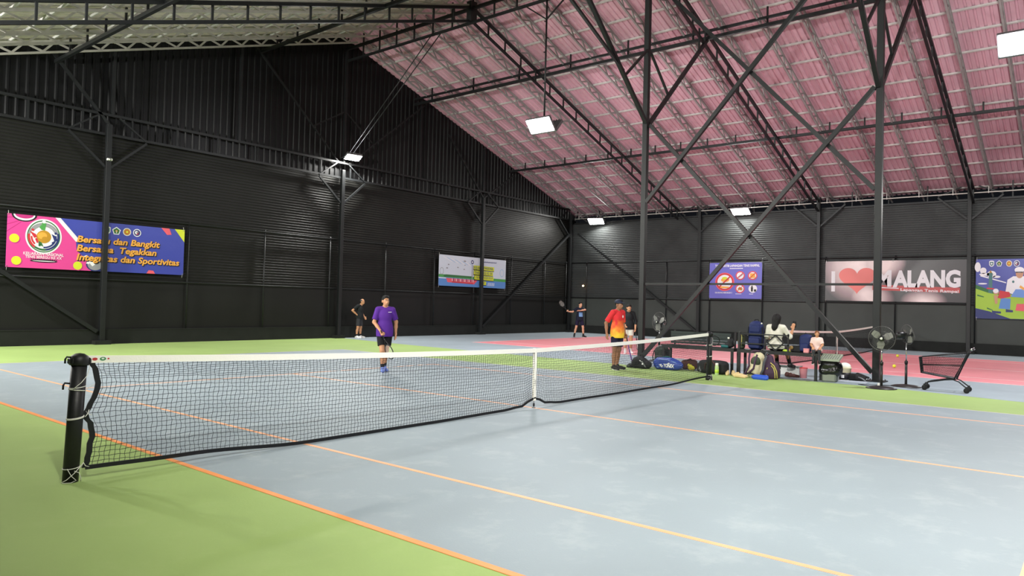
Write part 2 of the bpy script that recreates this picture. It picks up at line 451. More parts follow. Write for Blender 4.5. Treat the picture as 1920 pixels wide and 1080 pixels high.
for side,lab,grp in ((1,'light galvanised lattice truss running down the pink roof slope','lattice trusses under the pink roof slope'),(-1,'light galvanised lattice truss running down the grey roof slope','lattice trusses under the grey roof slope')):
    L=(17.0 if side>0 else 21.0)*math.sqrt(1+SL*SL)
    for k in range(-11,13):
        v=1.72+1.25*k
        if side not in protos:
            r=thing('lattice_truss',lab,'roof truss',group=grp); t,b,w=lattice(L,'steel_dim' if side>0 else 'steel_mid')
            t.build('top_chord',r); b.build('bottom_chord',r); w.build('web',r); protos[side]=r
        else: r=copy_tree(protos[side])
        r.location=(RIDGE_U+side*.16,v,RIDGE_Z-.06-.16*SL)
        x=Vector((side,0,-SL)).normalized(); y=Vector((0,side,0)); z=x.cross(y)
        r.rotation_euler=Matrix((x,y,z)).transposed().to_euler()

# ---- black main frames
S_='steel_black'
FR=[17.3,10.45,3.4,-2.7,-8.8]
def rafter(v, lab):
    r=thing('rafter_frame',lab,'roof frame',(RIDGE_U,v,RIDGE_Z))
    for s in (1,-1):
        uo=16.5 if s>0 else 20.5
        zt=lambda a: -SL*a-.51
        mb=MB(); mb.bar((.1*s,0,zt(.1)),(s*uo,0,zt(uo)),.09,.09,S_); mb.build('upper_chord',r)
        mb=MB(); mb.bar((.1*s,0,zt(.1)-.48),(s*(uo-.3),0,zt(uo-.3)-.48),.08,.08,S_); mb.build('lower_chord',r)
        repeats(r,'web_post',lambda: MB().bar((0,0,0),(0,0,-.48),.05,.05,S_),[(s*(.9+.95*k),0,zt(.9+.95*k)) for k in range(int((uo-1.3)/.95)+1)])
    mb=MB(); mb.box((0,0,-.68),(.3,.22,.72),S_); mb.build('hub',r)
    return r
rafter(10.45,'black rafter frame meeting the ridge above the hanging floodlight, farthest from the columns')
rf=rafter(3.4,'black rafter frame spreading from the ridge above the column beside the red-shirted person')
rf2=rafter(-2.7,'black rafter frame spreading from the ridge above the column behind the large fan')
rafter(-8.8,'black rafter frame out of the photograph, nearest the end behind the camera')
# knee braces of the two middle frames
def knees(root, vcol):
    for s in (1,-1):
        for (u0,z0,u1,z1,w) in ((.1,6.9,3.9 if s>0 else 4.5,10.5,.1),(.1,9.0,1.25,8.0,.06))+(((1.4,8.05,6.0,10.0,.07),(4.2,9.2,4.2,10.2,.05)) if s<0 else ((3.3,9.9,3.3,10.7,.05),)):
            mb=MB(); mb.bar((s*u0,0,z0-RIDGE_Z),(s*u1,0,z1-RIDGE_Z),w,w,S_); mb.build('knee_brace',root)
knees(rf,3.4); knees(rf2,-2.7)
# longitudinal members
def longi(name, lab, u, z, both=None, v1=VB-.1):
    r=thing(name,lab,'roof beam',(u,0,z))
    mb=MB(); mb.bar((0,V0,0),(0,v1,0),.1,.1,S_); mb.build('chord',r)
    if both:
        mb=MB(); mb.bar((0,V0,both),(0,v1,both),.08,.08,S_); mb.build('chord',r)
        repeats(r,'web_post',lambda: MB().bar((0,0,both),(0,0,0),.05,.05,S_),[(0,-13.6+k*(1.0 if both<0 else 2.5),0) for k in range(31 if both<0 else 13)])
    h=roofz(u)-z-.1; st=1.25 if not both else 1.0 if both<0 else 2.5
    repeats(r,'stub_post',lambda: MB().bar((0,0,0),(0,0,h),.05,.05,S_),[(0,-13.6+k*st,0) for k in range(int(31/st)+1)])
    return r
longi('ridge_girder','black ridge girder of two chords and short posts along the roof peak',RIDGE_U,11.95,-.5)
longi('roof_beam','upper black beam running lengthwise under the pink roof slope at the knee braces',18.9,10.55,.24)
longi('roof_beam','lower black beam running lengthwise under the pink roof slope, near the right wall',25.7,8.56)
longi('roof_beam','upper black beam running lengthwise under the grey roof slope',11.1,10.72)
longi('roof_beam','lower black beam running lengthwise under the grey roof slope, above the banner with orange words',4.4,8.5)

# ---- columns between the courts with cross bracing
def centre_col(v, lab):
    r=thing('column',lab,'column',(15,v,0))
    mb=MB(); mb.box((0,0,5.85),(.15,.15,11.7),S_); mb.build('post',r,bevel=.008)
    mb=MB(); mb.box((0,0,.012),(.42,.42,.024),S_)
    for a in (-.16,.16):
        for b in (-.16,.16): mb.cyl((a,b,.02),(a,b,.06),.015,'chrome',8)
    mb.build('base_plate',r); return r
centre_col(3.45,'tall black steel column standing by the black sports bag, left of the cross bracing')
centre_col(-2.72,'tall black steel column standing behind the large fan')
vA,vB=3.35,-2.62
def brace(lab,a,b,w=.10): 
    mb=MB(); a=Vector((15,)+a); b=Vector((15,)+b); mb.bar(a,b,w,w,S_,(1,0,0)); return tag(mb.build('diagonal_brace'),lab,'brace')
brace('lower black diagonal brace rising from the foot of the column by the fan',(vB,.2),(vA,6.85))
brace('lower black diagonal brace rising from the foot of the column by the sports bag',(vA,.2),(vB,6.9))
for o in (bpy.data.objects['diagonal_brace'],): o.location.x=.065
bpy.data.objects['diagonal_brace.001'].location.x=-.065
b3=brace('upper black diagonal brace rising from the column by the fan to the ridge',(vB,4.5),(vA,11.1)); b3.location.x=.065
b4=brace('upper black diagonal brace rising from the column by the sports bag to the ridge',(vA,4.6),(vB,11.2)); b4.location.x=-.065
mb=MB(); mb.bar((15,vB,2.26),(15,vA,2.26),.055,.065,S_,(1,0,0)); tag(mb.build('tie_bar'),'thin black horizontal bar joining the two columns across the prohibition sign','tie bar')

# ---- columns on the back and right walls
def wall_col(name_l, loc, rz, h=6.9, sides=(-1,1), plinth=True):
    r=thing('column',name_l,'column',loc,rz)
    mb=MB(); mb.box((0,0,h/2),(.15,.15,h),S_); mb.build('post',r,bevel=.008)
    if plinth:
        mb=MB(); mb.box((0,-.02,.06),(.46,.3,.12),'kerb_dark'); mb.build('plinth',r)
    for s in sides:
        mb=MB(); mb.bar((s*.08,0,5.55),(s*1.15,0,6.5),.07,.07,S_); mb.build('knee_brace',r)
        mb=MB(); mb.bar((s*1.15,0,6.55),(s*.3,0,7.15 if loc[1]>15 else 6.9),.05,.05,S_); mb.build('knee_brace',r)
    return r
for u,lab in ((5.9,'black wall column standing in front of the pink and blue banner'),(14.9,'black wall column with a lit floodlight on its top'),(23.6,'black wall column in front of the small pale banner'),(-2.9,'black wall column left of the pink and blue banner')):
    wall_col(lab,(u,VB-.24,0),0)
wall_col('black corner column where the two dark walls meet',(31.35,VB-.24,0),0,sides=(-1,))
for v,lab in ((9.3,'black wall column half hidden by the column beside the sports bag'),(3.4,'black wall column at the edge of the sign with a heart'),(-2.55,'black wall column between the heart sign and the painted banner'),(-8.5,'black wall column beyond the painted banner')):
    wall_col(lab,(UR-.22,v,0),-PI/2)
# wall girders
r=thing('wall_girder','black two-chord girder along the back wall under the gable sheeting','girder',(0,VB-.2,0))
for z in (6.58,7.2):
    mb=MB(); mb.bar((UL,0,z),(UR,0,z),.08,.08,S_); mb.build('chord',r)
repeats(r,'web_post',lambda: MB().bar((0,0,6.58),(0,0,7.2),.05,.05,S_),[(-5+1.45*k,0,0) for k in range(26)])
r=thing('wall_girder','black edge rail with short posts along the top of the dark side wall','girder',(UR-.1,0,0))
mb=MB(); mb.bar((0,V0,6.36),(0,VB-.4,6.36),.08,.08,S_); mb.build('chord',r)
repeats(r,'web_post',lambda: MB().bar((0,0,6.36),(0,0,roofz(UR)-.05),.05,.05,S_),[(0,-13+1.5*k,0) for k in range(21)])
r=thing('conduit','thin white conduit running along the gap above the dark side wall','pipe',(UR-.25,0,6.62))
mb=MB(); mb.tube([(0,V0,0),(0,VB-.5,0)],.022,'white_paint',8); mb.build('pipe',r)
repeats(r,'hanger',lambda: MB().box((0,0,.1),(.03,.03,.28),'steel_grey'),[(0,-13.2+1.25*k,0) for k in range(25)])
def wbrace(lab,a,b,w=.11):
    mb=MB(); mb.bar(a,b,w,w,S_); return tag(mb.build('diagonal_brace'),lab,'brace')
wbrace('black diagonal wall brace rising left below the pink and blue banner',(5.75,VB-.24,.4),(-2.75,VB-.24,6.2))
wbrace('black diagonal wall brace rising from the small pale banner column to the corner',(23.72,VB-.24,.4),(31.25,VB-.24,5.75))
wbrace('black diagonal side wall brace falling from the corner towards the hidden wall column',(UR-.22,16.85,5.75),(UR-.22,9.4,.4))
def gb(lab,a,b,w=.06):
    mb=MB(); mb.bar(a,b,w,w,S_); tag(mb.build('gable_brace'),lab,'brace')
gy=VB-.2
gb('gable brace rising left from the column with the floodlight to the grey roof slope',(14.7,gy,7.2),(10.8,gy,10.9))
gb('gable brace rising right from the column with the floodlight to the pink roof slope',(15.2,gy,7.2),(19.4,gy,10.6))
gb('gable brace rising from the pink and blue banner column to the roof',(5.9,gy,6.9),(4.3,gy,8.7),.08)
gb('gable brace rising left from the column behind the small pale banner',(23.6,gy,6.9),(21,gy,9.6))
gb('gable brace rising from the column behind the small pale banner towards the corner roof',(23.7,gy,6.9),(26,gy,8.4))
gb('gable post standing under the roof peak on the wall girder',(14.95,gy,7.2),(14.95,gy,11.9),.09)
for u,lab in ((10.3,'gable post left of the floodlight column, painted black'),(6.0,'gable post above the pink and blue banner, painted black'),(23.6,'gable post above the small pale banner, painted black'),(19.2,'gable post between the floodlight and the small pale banner')):
    gb(lab,(u,gy,7.2),(u,gy,roofz(u)-.3),.09)
gb('short gable strut rising left of the floodlight to the peak post',(13.4,gy,8.4),(14.9,gy,9.3),.05)
gb('short gable strut rising right of the floodlight to the peak post',(16.4,gy,8.3),(15.0,gy,9.3),.05)
for k,lab in ((-.06,'thin steel stay from the floodlight column to the ridge girder, the left one'),(.1,'thin steel stay from the floodlight column to the ridge girder, the right one')):
    mb=MB(); mb.tube([(15+k,gy-.05,7.3),(15+k*2,12.2,11.5)],.02,S_,6); tag(mb.build('stay_rod'),lab,'stay')

# ---- wire fences against the walls (posts + rails)
def fence(lab, loc, rz, posts, x0, x1, rails=(2.03,4.05)):
    r=thing('wall_fence',lab,'fence',loc,rz)
    mb=None; p0=None
    for x in posts:
        if p0 is None:
            mb=MB(); mb.cyl((0,0,.44),(0,0,4.12),.028,S_,10); p0=mb.build('fence_post',r); p0.location.x=x
        else:
            c=p0.copy(); COL.objects.link(c); c.location.x=x
    for z in rails:
        mb=MB(); mb.tube([(x0,-.03,z),(x1,-.03,z)],.024,S_,8); mb.build('rail',r)
    return r
fence('black pipe fence framing the dark panels of the back wall',(0,VB-.09,0),0,[-.2,2.7,8.63,11.54,14.5,17.45,20.43,23.2,26.13,29.11,31.2],UL,UR-.1)
fence('black pipe fence framing the dark panels of the side wall',(UR-.09,0,0),-PI/2,[-16.3,-12.7,-11.2,-8.76,-6.04,-3.1,-.2,2.75,5.6,8.6,11.4],-VB+.2,13.5)

# ================================================================== FLOODLIGHTS (each lens gives its own light)
def lens_mat(name, power, rgb):
    m=bpy.data.materials.new(name); m.use_nodes=True; nt=m.node_tree; nt.nodes.clear()
    e=nt.nodes.new('ShaderNodeEmission'); o=nt.nodes.new('ShaderNodeOutputMaterial'); e.inputs[0].default_value=rgb+(1,); e.inputs[1].default_value=power
    nt.links.new(e.outputs[0],o.inputs[0]); MATS[name]=m
lens_mat('lens_right',LAMP_RIGHT,(1,.985,.94)); lens_mat('lens_front',LAMP_FRONT,(1,.985,.94)); lens_mat('lens_left',LAMP_LEFT,(1,.985,.94)); lens_mat('lens_back',LAMP_BACK,(1,.985,.94)); lens_mat('lens_pend',LAMP_PEND,(.97,.97,1)); 
mat('lamp_grey',(120,122,124),.4,.6)
def flood_parts(r, at, d, w=.85, h=.46, lens='lens_right'):
    """housing, lens and bracket of a floodlight head whose lens faces d"""
    x,y,z=frame_from(d); R=Matrix((x,y,z)).transposed(); at=Vector(at)
    mb=MB(); mb.box(at-z*.05,(w+.06,h+.06,.09),'lamp_grey',R)
    for k in range(9): mb.box(at-z*.12+x*((k-4)*w/9),(.012,h,.06),'lamp_grey',R)
    mb.build('housing',r)
    mb=MB(); hw,hh=w/2,h/2
    mb.add([at+x*a*hw+y*b*hh+z*.003 for a,b in ((-1,-1),(1,-1),(1,1),(-1,1))],[(0,1,2,3)],lens); mb.build('lens',r,label='bright white glowing lens')
    return x,y,z
def wall_flood(lab, loc, d, lens='lens_right', w=.85, h=.46):
    r=thing('floodlight',lab,'floodlight',loc)
    x,y,z=flood_parts(r,(0,0,0),d,w,h,lens)
    mb=MB(); b=Vector((-d[0],-d[1],0)).normalized()
    for s in (-1,1): mb.bar(x*s*(w/2+.045),x*s*(w/2+.045)+b*.42,.03,.012,'lamp_grey')
    mb.bar(x*-(w/2+.05)+b*.2,x*(w/2+.05)+b*.42,.03,.012,'lamp_grey'); mb.build('bracket',r); return r
dn=.55
wall_flood('lit floodlight on top of the back wall column under the roof peak',(15.1,VB-.62,7.4),(-.1,-.45,-1),'lens_back',.62,.34)
wall_flood('lit floodlight on the dark side wall nearest the corner',(UR-.45,15.5,6.38),(-1,-.25,-1.5))
wall_flood('lit floodlight on the dark side wall above the cross bracing and the prohibition sign',(UR-.45,7.06,6.42),(-1,0,-1.5))
wall_flood('lit floodlight on the dark side wall above the painted banner',(UR-.45,-5.8,6.42),(-1,.1,-1.5))
wall_flood('lit floodlight on the wall behind the camera facing the near blue court',(-2.5,-6.8,6.3),(1,.12,.12),'lens_front',.62,.33)
wall_flood('lit floodlight on the unseen side wall opposite the hanging floodlight',(-2.5,6.6,6.3),(1,-.05,.25),'lens_left',.62,.33)
wall_flood('lit floodlight on the unseen side wall near the pink and blue banner',(-2.6,15.5,6.2),(1,-.3,-dn),'lens_left',.62,.33)
def pendant(lab, v):
    r=thing('hanging_floodlight',lab,'floodlight',(15,v,7.3))
    flood_parts(r,(-.22,0,0),(-.75,0,-.66),.9,.46,'lens_pend'); 
    h=MB(); a=[o for o in r.children if o.name.startswith('housing')][0]
    flood_parts(r,(.22,0,0),(.75,0,-.66),.9,.46,'lens_pend')
    mb=MB(); mb.tube([(0,0,.05),(0,0,4.2)],.03,S_,8); mb.build('drop_rod',r)
    mb=MB()
    for i in range(7): z=.9+i*.5; mb.bar((-.11 if i%2 else 0,0,z),(0 if i%2 else .11,0,z+.02),.03,.03,S_)
    mb.build('step_pin',r)
    mb=MB(); mb.bar((0,0,3.5),(.0,.9,4.15),.04,.04,S_); mb.bar((0,0,3.5),(0,-.9,4.15),.04,.04,S_); mb.build('stay',r)
    return r
pendant('lit twin floodlight hanging from the ridge on a rod, seen whole near the roof middle',7.14)
pendant('lit twin floodlight hanging from the ridge, cut by the photo edge',-5.5)
# small lamps
r=thing('small_lamp','tiny white lamp clamped to the wall column before the pink and blue banner','lamp',(5.9,VB-.36,5.78))
mb=MB(); mb.box((0,0,0),(.16,.08,.07),'white_paint',bev=.015); mb.build('body',r); mb=MB(); mb.cyl((0,-.04,0),(0,-.07,-.01),.03,'chrome',12); mb.build('lens',r)
mat('warm_bulb',(255,190,120),emit=25)
r=thing('small_lamp','small warm bulb glowing low on the side wall near the corner','lamp',(UR-.2,16.44,2.72))
mb=MB(); mb.ell((0,0,0),(.05,.05,.05),'warm_bulb'); mb.build('bulb',r); mb=MB(); mb.cyl((.03,0,0),(.12,0,0),.04,'plastic_black',12); mb.build('socket',r)

# ================================================================== NETS
def tennis_net(r, u0, u1, uc, v, htop0, htop1, near_wave=True, cell=.0457, cord=.0042, fine=True):
    """net hanging along u at given v (children of r, local = world)"""
    def top(u):
        if u<uc: t=(u-u0)/(uc-u0); return htop0+(.914-htop0)*t - .02*math.sin(PI*t)
        t=(u1-u)/(u1-uc); return htop1+(.914-htop1)*t - .02*math.sin(PI*t)
    ctrl=[(u0,.10),(u0+.9,.085),(u0+2.2,.025),(u0+3.6,.02),(uc-.75,.03),(uc-.3,.055),(uc-.07,.135),(uc,.15),(uc+.07,.135),(uc+.3,.06),(uc+.7,.03),(uc+2,.03),(u1-2,.035),(u1,.09)]
    def bot(u):
        for (a,za),(b,zb) in zip(ctrl,ctrl[1:]):
            if u<=b: t=(u-a)/(b-a) if b>a else 0; t=max(0,min(1,t)); t=t*t*(3-2*t); return za+(zb-za)*t
        return ctrl[-1][1]
    def edge(t):  # sideways wander of the near edge band (t=0 bottom .. 1 top)
        return float(np.interp(t,[0,.15,.3,.42,.5,.6,.72,.8,1],[0,.03,.045,.025,-.012,.03,.085,.075,.03])) if near_wave else 0
    nu=int((u1-u0)/cell); nz=22
    def P(i,j):
        u=u0+(u1-u0)*i/nu; t=j/nz; z=bot(u)+(top(u)-.03-bot(u))*t
        du=edge(t)*math.exp(-(u-u0)/.25)
        wob=.006*math.sin(i*1.7+j*2.3)+.006*math.sin(i*.37+j*1.1)
        dv=.012*math.sin(u*2.1+t*3)+.01*math.sin(u*.7+t*5)+.02*math.sin(PI*t)*math.sin(u*.9)
        return Vector((u+du+wob*.8, v+dv*math.sin(PI*t*.98), z+wob*.6))
    grid=[[P(i,j) for j in range(nz+1)] for i in range(nu+1)]
    mb=MB(); h=cord/2
    vs=[];fs=[]
    def strand(pts):
        b=len(vs)
        for q in pts:
            vs.append(q+Vector((h,0,h*.3))); vs.append(q+Vector((-h*.4,-h,-h))); vs.append(q+Vector((-h*.6,h,h*.7)))
        for k in range(len(pts)-1):
            for e in range(3): fs.append((b+3*k+e,b+3*k+(e+1)%3,b+3*k+3+(e+1)%3,b+3*k+3+e))
    for i in range(nu+1): strand(grid[i])
    for j in range(1,nz): strand([grid[i][j] for i in range(nu+1)])
    for j in (nz-1,nz-2,nz-3,nz-4): strand([grid[i][j]+Vector((.006,.012,.018)) for i in range(nu+1)])
    mb.add(vs,fs,'net_black'); mb.build('netting',r)
    def band(pts, w, th, m, name, vertical=False):
        mb=MB(); vs=[]; 
        for q in pts:
            if vertical: vs += [q+Vector((-w/2,-th,0)),q+Vector((w/2,-th,0)),q+Vector((w/2,th,0)),q+Vector((-w/2,th,0))]
            else: vs += [q+Vector((0,-th,-w/2)),q+Vector((0,-th,w/2)),q+Vector((0,th,w/2)),q+Vector((0,th,-w/2))]
        fs=[(0,3,2,1),tuple(len(vs)-4+i for i in range(4))]
        for k in range(len(pts)-1):
            for e in range(4): fs.append((4*k+e,4*k+(e+1)%4,4*k+4+(e+1)%4,4*k+4+e))
        mb.add(vs,fs,m); return mb.build(name,r)
    us=[u0+(u1-u0)*i/90 for i in range(91)]
    band([Vector((u,v,top(u)-.03)) for u in [u0-.02]+us[1:]],.062,.012,'white_fabric','headband')
    band([Vector((u,v+.008*math.sin(u*3),bot(u))) for u in us],.035,.008,'net_black','bottom_tape')
    band([grid[0][j]+Vector((-.005,0,0)) for j in range(nz+1)],.045,.006,'net_black','side_tape',True)
    band([grid[nu][j]+Vector((.005,0,0)) for j in range(nz+1)],.045,.006,'net_black','side_tape',True)
    mb=MB()
    for s in (-1,1): mb.box((uc,v+s*.018,.53),(.05,.004,.77),'white_fabric')
    mb.box((uc,v,.917),(.05,.044,.004),'white_fabric'); mb.box((uc,v,.142),(.05,.04,.05),'white_fabric'); mb.build('center_strap',r)
    mb=MB(); mb.tube([(uc,v,.14),(uc,v,.02)],.008,'chrome',6); mb.box((uc,v,.05),(.02,.02,.05),'plastic_black'); mb.cyl((uc,v,0),(uc,v,.012),.03,'chrome',10); mb.build('anchor',r)
    return top
r=thing('tennis_net','black tennis net with white headband across the blue court','net')
topf=tennis_net(r,-.845,11.80,5.485,0,1.06,1.05)
# printed mark on the headband near the first post
mat('print_red',(190,60,60),.6); mat('ink_white_print',(220,225,215),.6); mat('print_green',(70,140,90),.6)
mb=MB(); mb.M=Matrix.Translation((-.86,0,1.03))
for x_,rx,rz_,m_ in ((.055,.022,.013,'print_red'),(.12,.026,.016,'print_green'),(.015,.008,.008,'print_red'),(.165,.009,.007,'print_red')): mb.disc(x_,0,rx,m_,.0135,rz=rz_)
mb.disc(.12,.002,.012,'ink_white_print',.0138,rz=.007)
mb.build('headband_print',r,label='small red and green mark on the headband')
def net_post(lab, u, v, ropes, base=False):
    r=thing('net_post',lab,'net post',(u,v,0))
    mb=MB(); mb.cyl((0,0,0),(0,0,1.0),.061,'post_black',20); mb.build('pole',r)
    mb=MB()
    mb.lathe([(.072,.985),(.076,.99),(.076,1.035),(.066,1.062),(.035,1.082),(0,1.088)],'post_black',20)
    mb.box((0,0,1.02),(.165,.09,.06),'post_black',bev=.012); mb.build('cap',r)
    mb=MB()
    for z in (1.05,.83): mb.tube([(-.06,0,z),(-.1,0,z+.005),(-.11,0,z-.015),(-.11,0,z-.05)],.008,'post_black',6)
    mb.build('cleat',r)
    if ropes:
        def loop(z,tilt,rr=.0035,name='cord'):
            return [(.0645*math.cos(a),.0645*math.sin(a),z+tilt*math.cos(a)) for a in [2*PI*k/28 for k in range(29)]]
        mb=MB(); mb.tube(loop(.80,.012),.0035,'rope_white',6); mb.tube(loop(.775,-.006),.0035,'rope_white',6)
        mb.tube([(.068,-.03,.99),(.072,-.03,.96),(.05,-.055,.9),(0,-.072,.84),(-.05,-.06,.79)],.003,'rope_white',6)
        mb.tube([(.068,-.02,.78),(.10,0,.80),(.135,0,.815)],.003,'rope_white',6); mb.build('upper_cord',r)
        mb=MB(); 
        for dz in (0,.008): mb.tube(loop(.535+dz,.012),.004,'rope_white',6)
        mb.tube([(.068,-.03,.545),(.09,-.02,.57),(.105,0,.6),(.095,.01,.61),(.08,.0,.59),(.1,0,.56),(.13,0,.555)],.004,'rope_white',6); mb.build('middle_cord',r)
        mb=MB(); mb.tube(loop(.12,.01),.0035,'rope_white',6)
        mb.tube([(-.05,-.055,.12),(-.02,-.07,.06),(.02,-.07,.02),(-.02,-.075,.005),(-.08,-.05,.004)],.003,'rope_white',6)
        mb.tube([(.05,-.055,.13),(0,-.071,.08),(-.05,-.06,.03),(-.085,-.04,.006)],.003,'rope_white',6)
        mb.tube([(0,-.07,.1),(.04,-.065,.08),(.06,-.06,.03),(.065,-.05,.004)],.003,'rope_white',6)
        mb.tube([(.065,-.02,.12),(.09,-.01,.15),(.11,0,.12),(.14,0,.11)],.004,'rope_white',6); mb.build('lower_cord',r)
    if base:
        mb=MB(); mb.cyl((0,0,0),(0,0,.09),.075,'post_black',20); mb.build('sleeve',r)
    return r
o=net_post('near black net post wound with white cords, standing on the green court edge',-.962,-.01,True); o.rotation_euler=(0,.036,0)
net_post('far black net post of the blue court in front of the black duffel bag',11.93,.02,True,True)
r=thing('tennis_net','tennis net with white headband across the pink court behind the benches','net')
tennis_net(r,16.5,29.3,23.5,.42,1.07,1.07,False,.075,.006)
for u,lab in ((16.4,'net post of the pink court hidden behind the seated person'),(29.4,'net post of the pink court behind the fan column')):
    net_post(lab,u,.42,False)

# ================================================================== BANNERS (local x right, z up, printed face towards -y)
mat('vinyl_pink',(226,70,150),.35,0,.5,bump=.15,bscale=4); mat('vinyl_blue',(62,72,168),.32,0,.5,bump=.25,bscale=3)
mat('ink_white',(238,236,240),.45); mat('ink_yellow',(214,222,50),.45); mat('ink_orange',(240,170,70),.45); mat('ink_black',(30,26,34),.5)
mat('ink_red',(205,50,60),.45); mat('ink_green',(80,160,80),.45); mat('ink_navy',(40,50,110),.45); mat('ink_gold',(190,140,40),.45); mat('ink_coral',(235,95,110),.45)
mat('ink_teal',(70,120,120),.45); mat('ink_skin',(200,150,120),.5); mat('ink_grey',(150,150,155),.5); mat('ink_dkgreen',(50,110,60),.5); mat('ink_pinkdk',(190,50,125),.5)
def sheet(r, w, h, m, wav=.012, nx=60, nz=16, seed=0):
    mb=MB(); vs=[]; rg=np.random.default_rng(seed); ph=rg.uniform(0,6,6)
    for k in range(2):
        for j in range(nz+1):
            for i in range(nx+1):
                x=w*i/nx; z=h*j/nz; vs.append((x,.004*k,z))
    n=(nx+1)*(nz+1); fs=[]
    for j in range(nz):
        for i in range(nx):
            a=j*(nx+1)+i; fs.append((a,a+1,a+nx+2,a+nx+1)); fs.append((n+a,n+a+nx+1,n+a+nx+2,n+a+1))
    mb.add(vs,fs,m,True); return mb.build('sheet',r)
def ropes(r,w,h,pts):
    mb=MB()
    for x,z in pts: mb.tube([(x,.0,z),(x,.03,z+(.12 if z>h/2 else -.12))],.004,'rope_white',5); mb.torus((x,-.003,z),.02,.005,'chrome',(0,1,0),14,5)
    mb.build('eyelet',r)
def badge_row(mb, xs, z, s, d=.006):
    """four small emblems: shield, pentagon, ring, ring"""
    x=xs[0]; mb.p2([(x-s*.85,z+s*.8),(x-s*.4,z+s),(x+s*.4,z+s),(x+s*.85,z+s*.8),(x+s*.85,z-s*.4),(x+s*.4,z-s*.9),(x,z-s),(x-s*.4,z-s*.9),(x-s*.85,z-s*.4)][::-1],'ink_white',d)
    mb.p2([(x-s*.6,z+s*.6),(x+s*.6,z+s*.6),(x+s*.6,z-s*.3),(x,z-s*.75),(x-s*.6,z-s*.3)][::-1],'ink_teal',d+.002); mb.disc(x,z,s*.3,'ink_white',d+.003)
    x=xs[1]; pent=lambda q:[(x+q*math.cos(PI/2+2*PI*k/5),z+q*math.sin(PI/2+2*PI*k/5)) for k in range(5)]
    mb.p2(pent(s*1.08),'ink_white',d); mb.p2(pent(s*.82),'ink_dkgreen',d+.002); mb.disc(x,z,s*.3,'ink_gold',d+.003); mb.p2([(x-s*.1,z-s*.5),(x+s*.1,z-s*.5),(x,z+s*.4)],'ink_white',d+.004)
    x=xs[2]; mb.disc(x,z,s,'ink_white',d); mb.disc(x,z,s*.82,'ink_gold',d+.002); mb.disc(x,z,s*.45,'ink_red',d+.003); mb.disc(x,z,s*.3,'ink_yellow',d+.004)
    x=xs[3]; mb.disc(x,z,s,'ink_white',d); mb.disc(x,z,s*.8,'ink_navy',d+.002); mb.disc(x-s*.1,z+s*.05,s*.45,'ink_white',d+.003); mb.disc(x+s*.1,z+s*.05,s*.3,'ink_grey',d+.004); mb.p2([(x-s*.3,z-s*.5),(x+s*.3,z-s*.4),(x+s*.5,z+s*.3)],'ink_coral',d+.004)

# --- banner with orange words
w,h=5.14,1.54
r=thing('banner','pink and blue vinyl banner with orange words and a round emblem on the back wall','banner',(3.31,VB-.155,2.28))
sheet(r,w,h,'vinyl_blue',seed=1)
mb=MB(); d=.003
mb.p2([(0,0),(2.25,0),(2.3,.12),(1.82,.62),(1.8,.9),(1.24,h),(0,h)],'vinyl_pink',d)
mb.p2([(1.22,h),(1.36,h),(1.92,.9),(1.8,.86)][::-1],'ink_white',d+.002)
# racket corner top left
half=lambda rx,rz,n=20:[(.42+.8*rx*math.cos(PI+PI*k/n),h+rz*math.sin(PI+PI*k/n)) for k in range(n+1)]
mb.p2(half(.40,.2),'ink_black',d+.003); mb.p2(half(.34,.165),'ink_white',d+.004); mb.p2(half(.29,.11),'ink_pinkdk',d+.005)
for o_ in (.1,.3,.5): mb.p2([(0,h-o_),(.5-o_*.3,h-o_*.4),(.5-o_*.3,h-.02-o_*.4),(0,h-.03-o_)],'ink_pinkdk',d+.0015)
for x,z in ((.19,.84),(.26,.2),(1.87,.14)):
    mb.disc(x+.02,z-.02,.13,'ink_pinkdk',d+.002); mb.disc(x,z,.125,'ink_yellow',d+.003); pass
mb.M=Matrix.Translation((-.20,0,-.06))@Matrix.Diagonal((1.03,1,1.03,1)); mb.disc(1.1,.98,.46,'ink_white',d+.003,rz=.50,n=48); mb.disc(1.1,.98,.42,'ink_dkgreen',d+.004,rz=.46,n=48,ring=.93)
for q,c_,a0,a1 in ((.40,'ink_red',PI*.95,PI*1.3),(.40,'ink_dkgreen',PI*1.3,PI*1.55),(.40,'ink_navy',PI*1.55,PI*2.1),(.33,'ink_navy',PI*1.5,PI*2.05),(.33,'ink_red',PI*1.0,PI*1.25),(.40,'ink_grey',PI*.1,PI*.95),(.34,'ink_grey',PI*.15,PI*.85)):
    n=14; pts=[(1.1+q*math.cos(a0+(a1-a0)*k/n),.97+q*math.sin(a0+(a1-a0)*k/n)) for k in range(n+1)]+[(1.1+q*.86*math.cos(a1-(a1-a0)*k/n),.97+q*.86*math.sin(a1-(a1-a0)*k/n)) for k in range(n+1)]
    mb.p2(pts,c_,d+.005)
mb.disc(1.1,.97,.185,'ink_gold',d+.006); mb.disc(1.06,1.0,.12,'ink_orange',d+.007,rz=.1); mb.disc(1.13,.92,.08,'ink_gold',d+.008,rz=.06)
mb.p2([(1.02,1.17),(1.12,1.15),(1.15,1.34),(1.05,1.42)],'ink_green',d+.007); mb.p2([(.98,1.22),(1.05,1.17),(1.02,1.33)],'ink_green',d+.008); mb.disc(1.09,1.4,.045,'ink_white',d+.008)
mb.p2([(.74,1.12),(.9,1.03),(.93,.95),(.86,.92),(.8,1.02)],'ink_red',d+.007); mb.disc(.82,1.15,.035,'ink_red',d+.007); mb.p2([(.88,.9),(.93,.93),(.98,.8),(.93,.78)],'ink_red',d+.007)
mb.p2([(1.29,1.07),(1.42,1.0),(1.45,.88),(1.37,.86),(1.34,.95)],'ink_navy',d+.007); mb.disc(1.4,1.09,.035,'ink_navy',d+.007); mb.p2([(1.3,.82),(1.36,.86),(1.33,.74)],'ink_navy',d+.007)
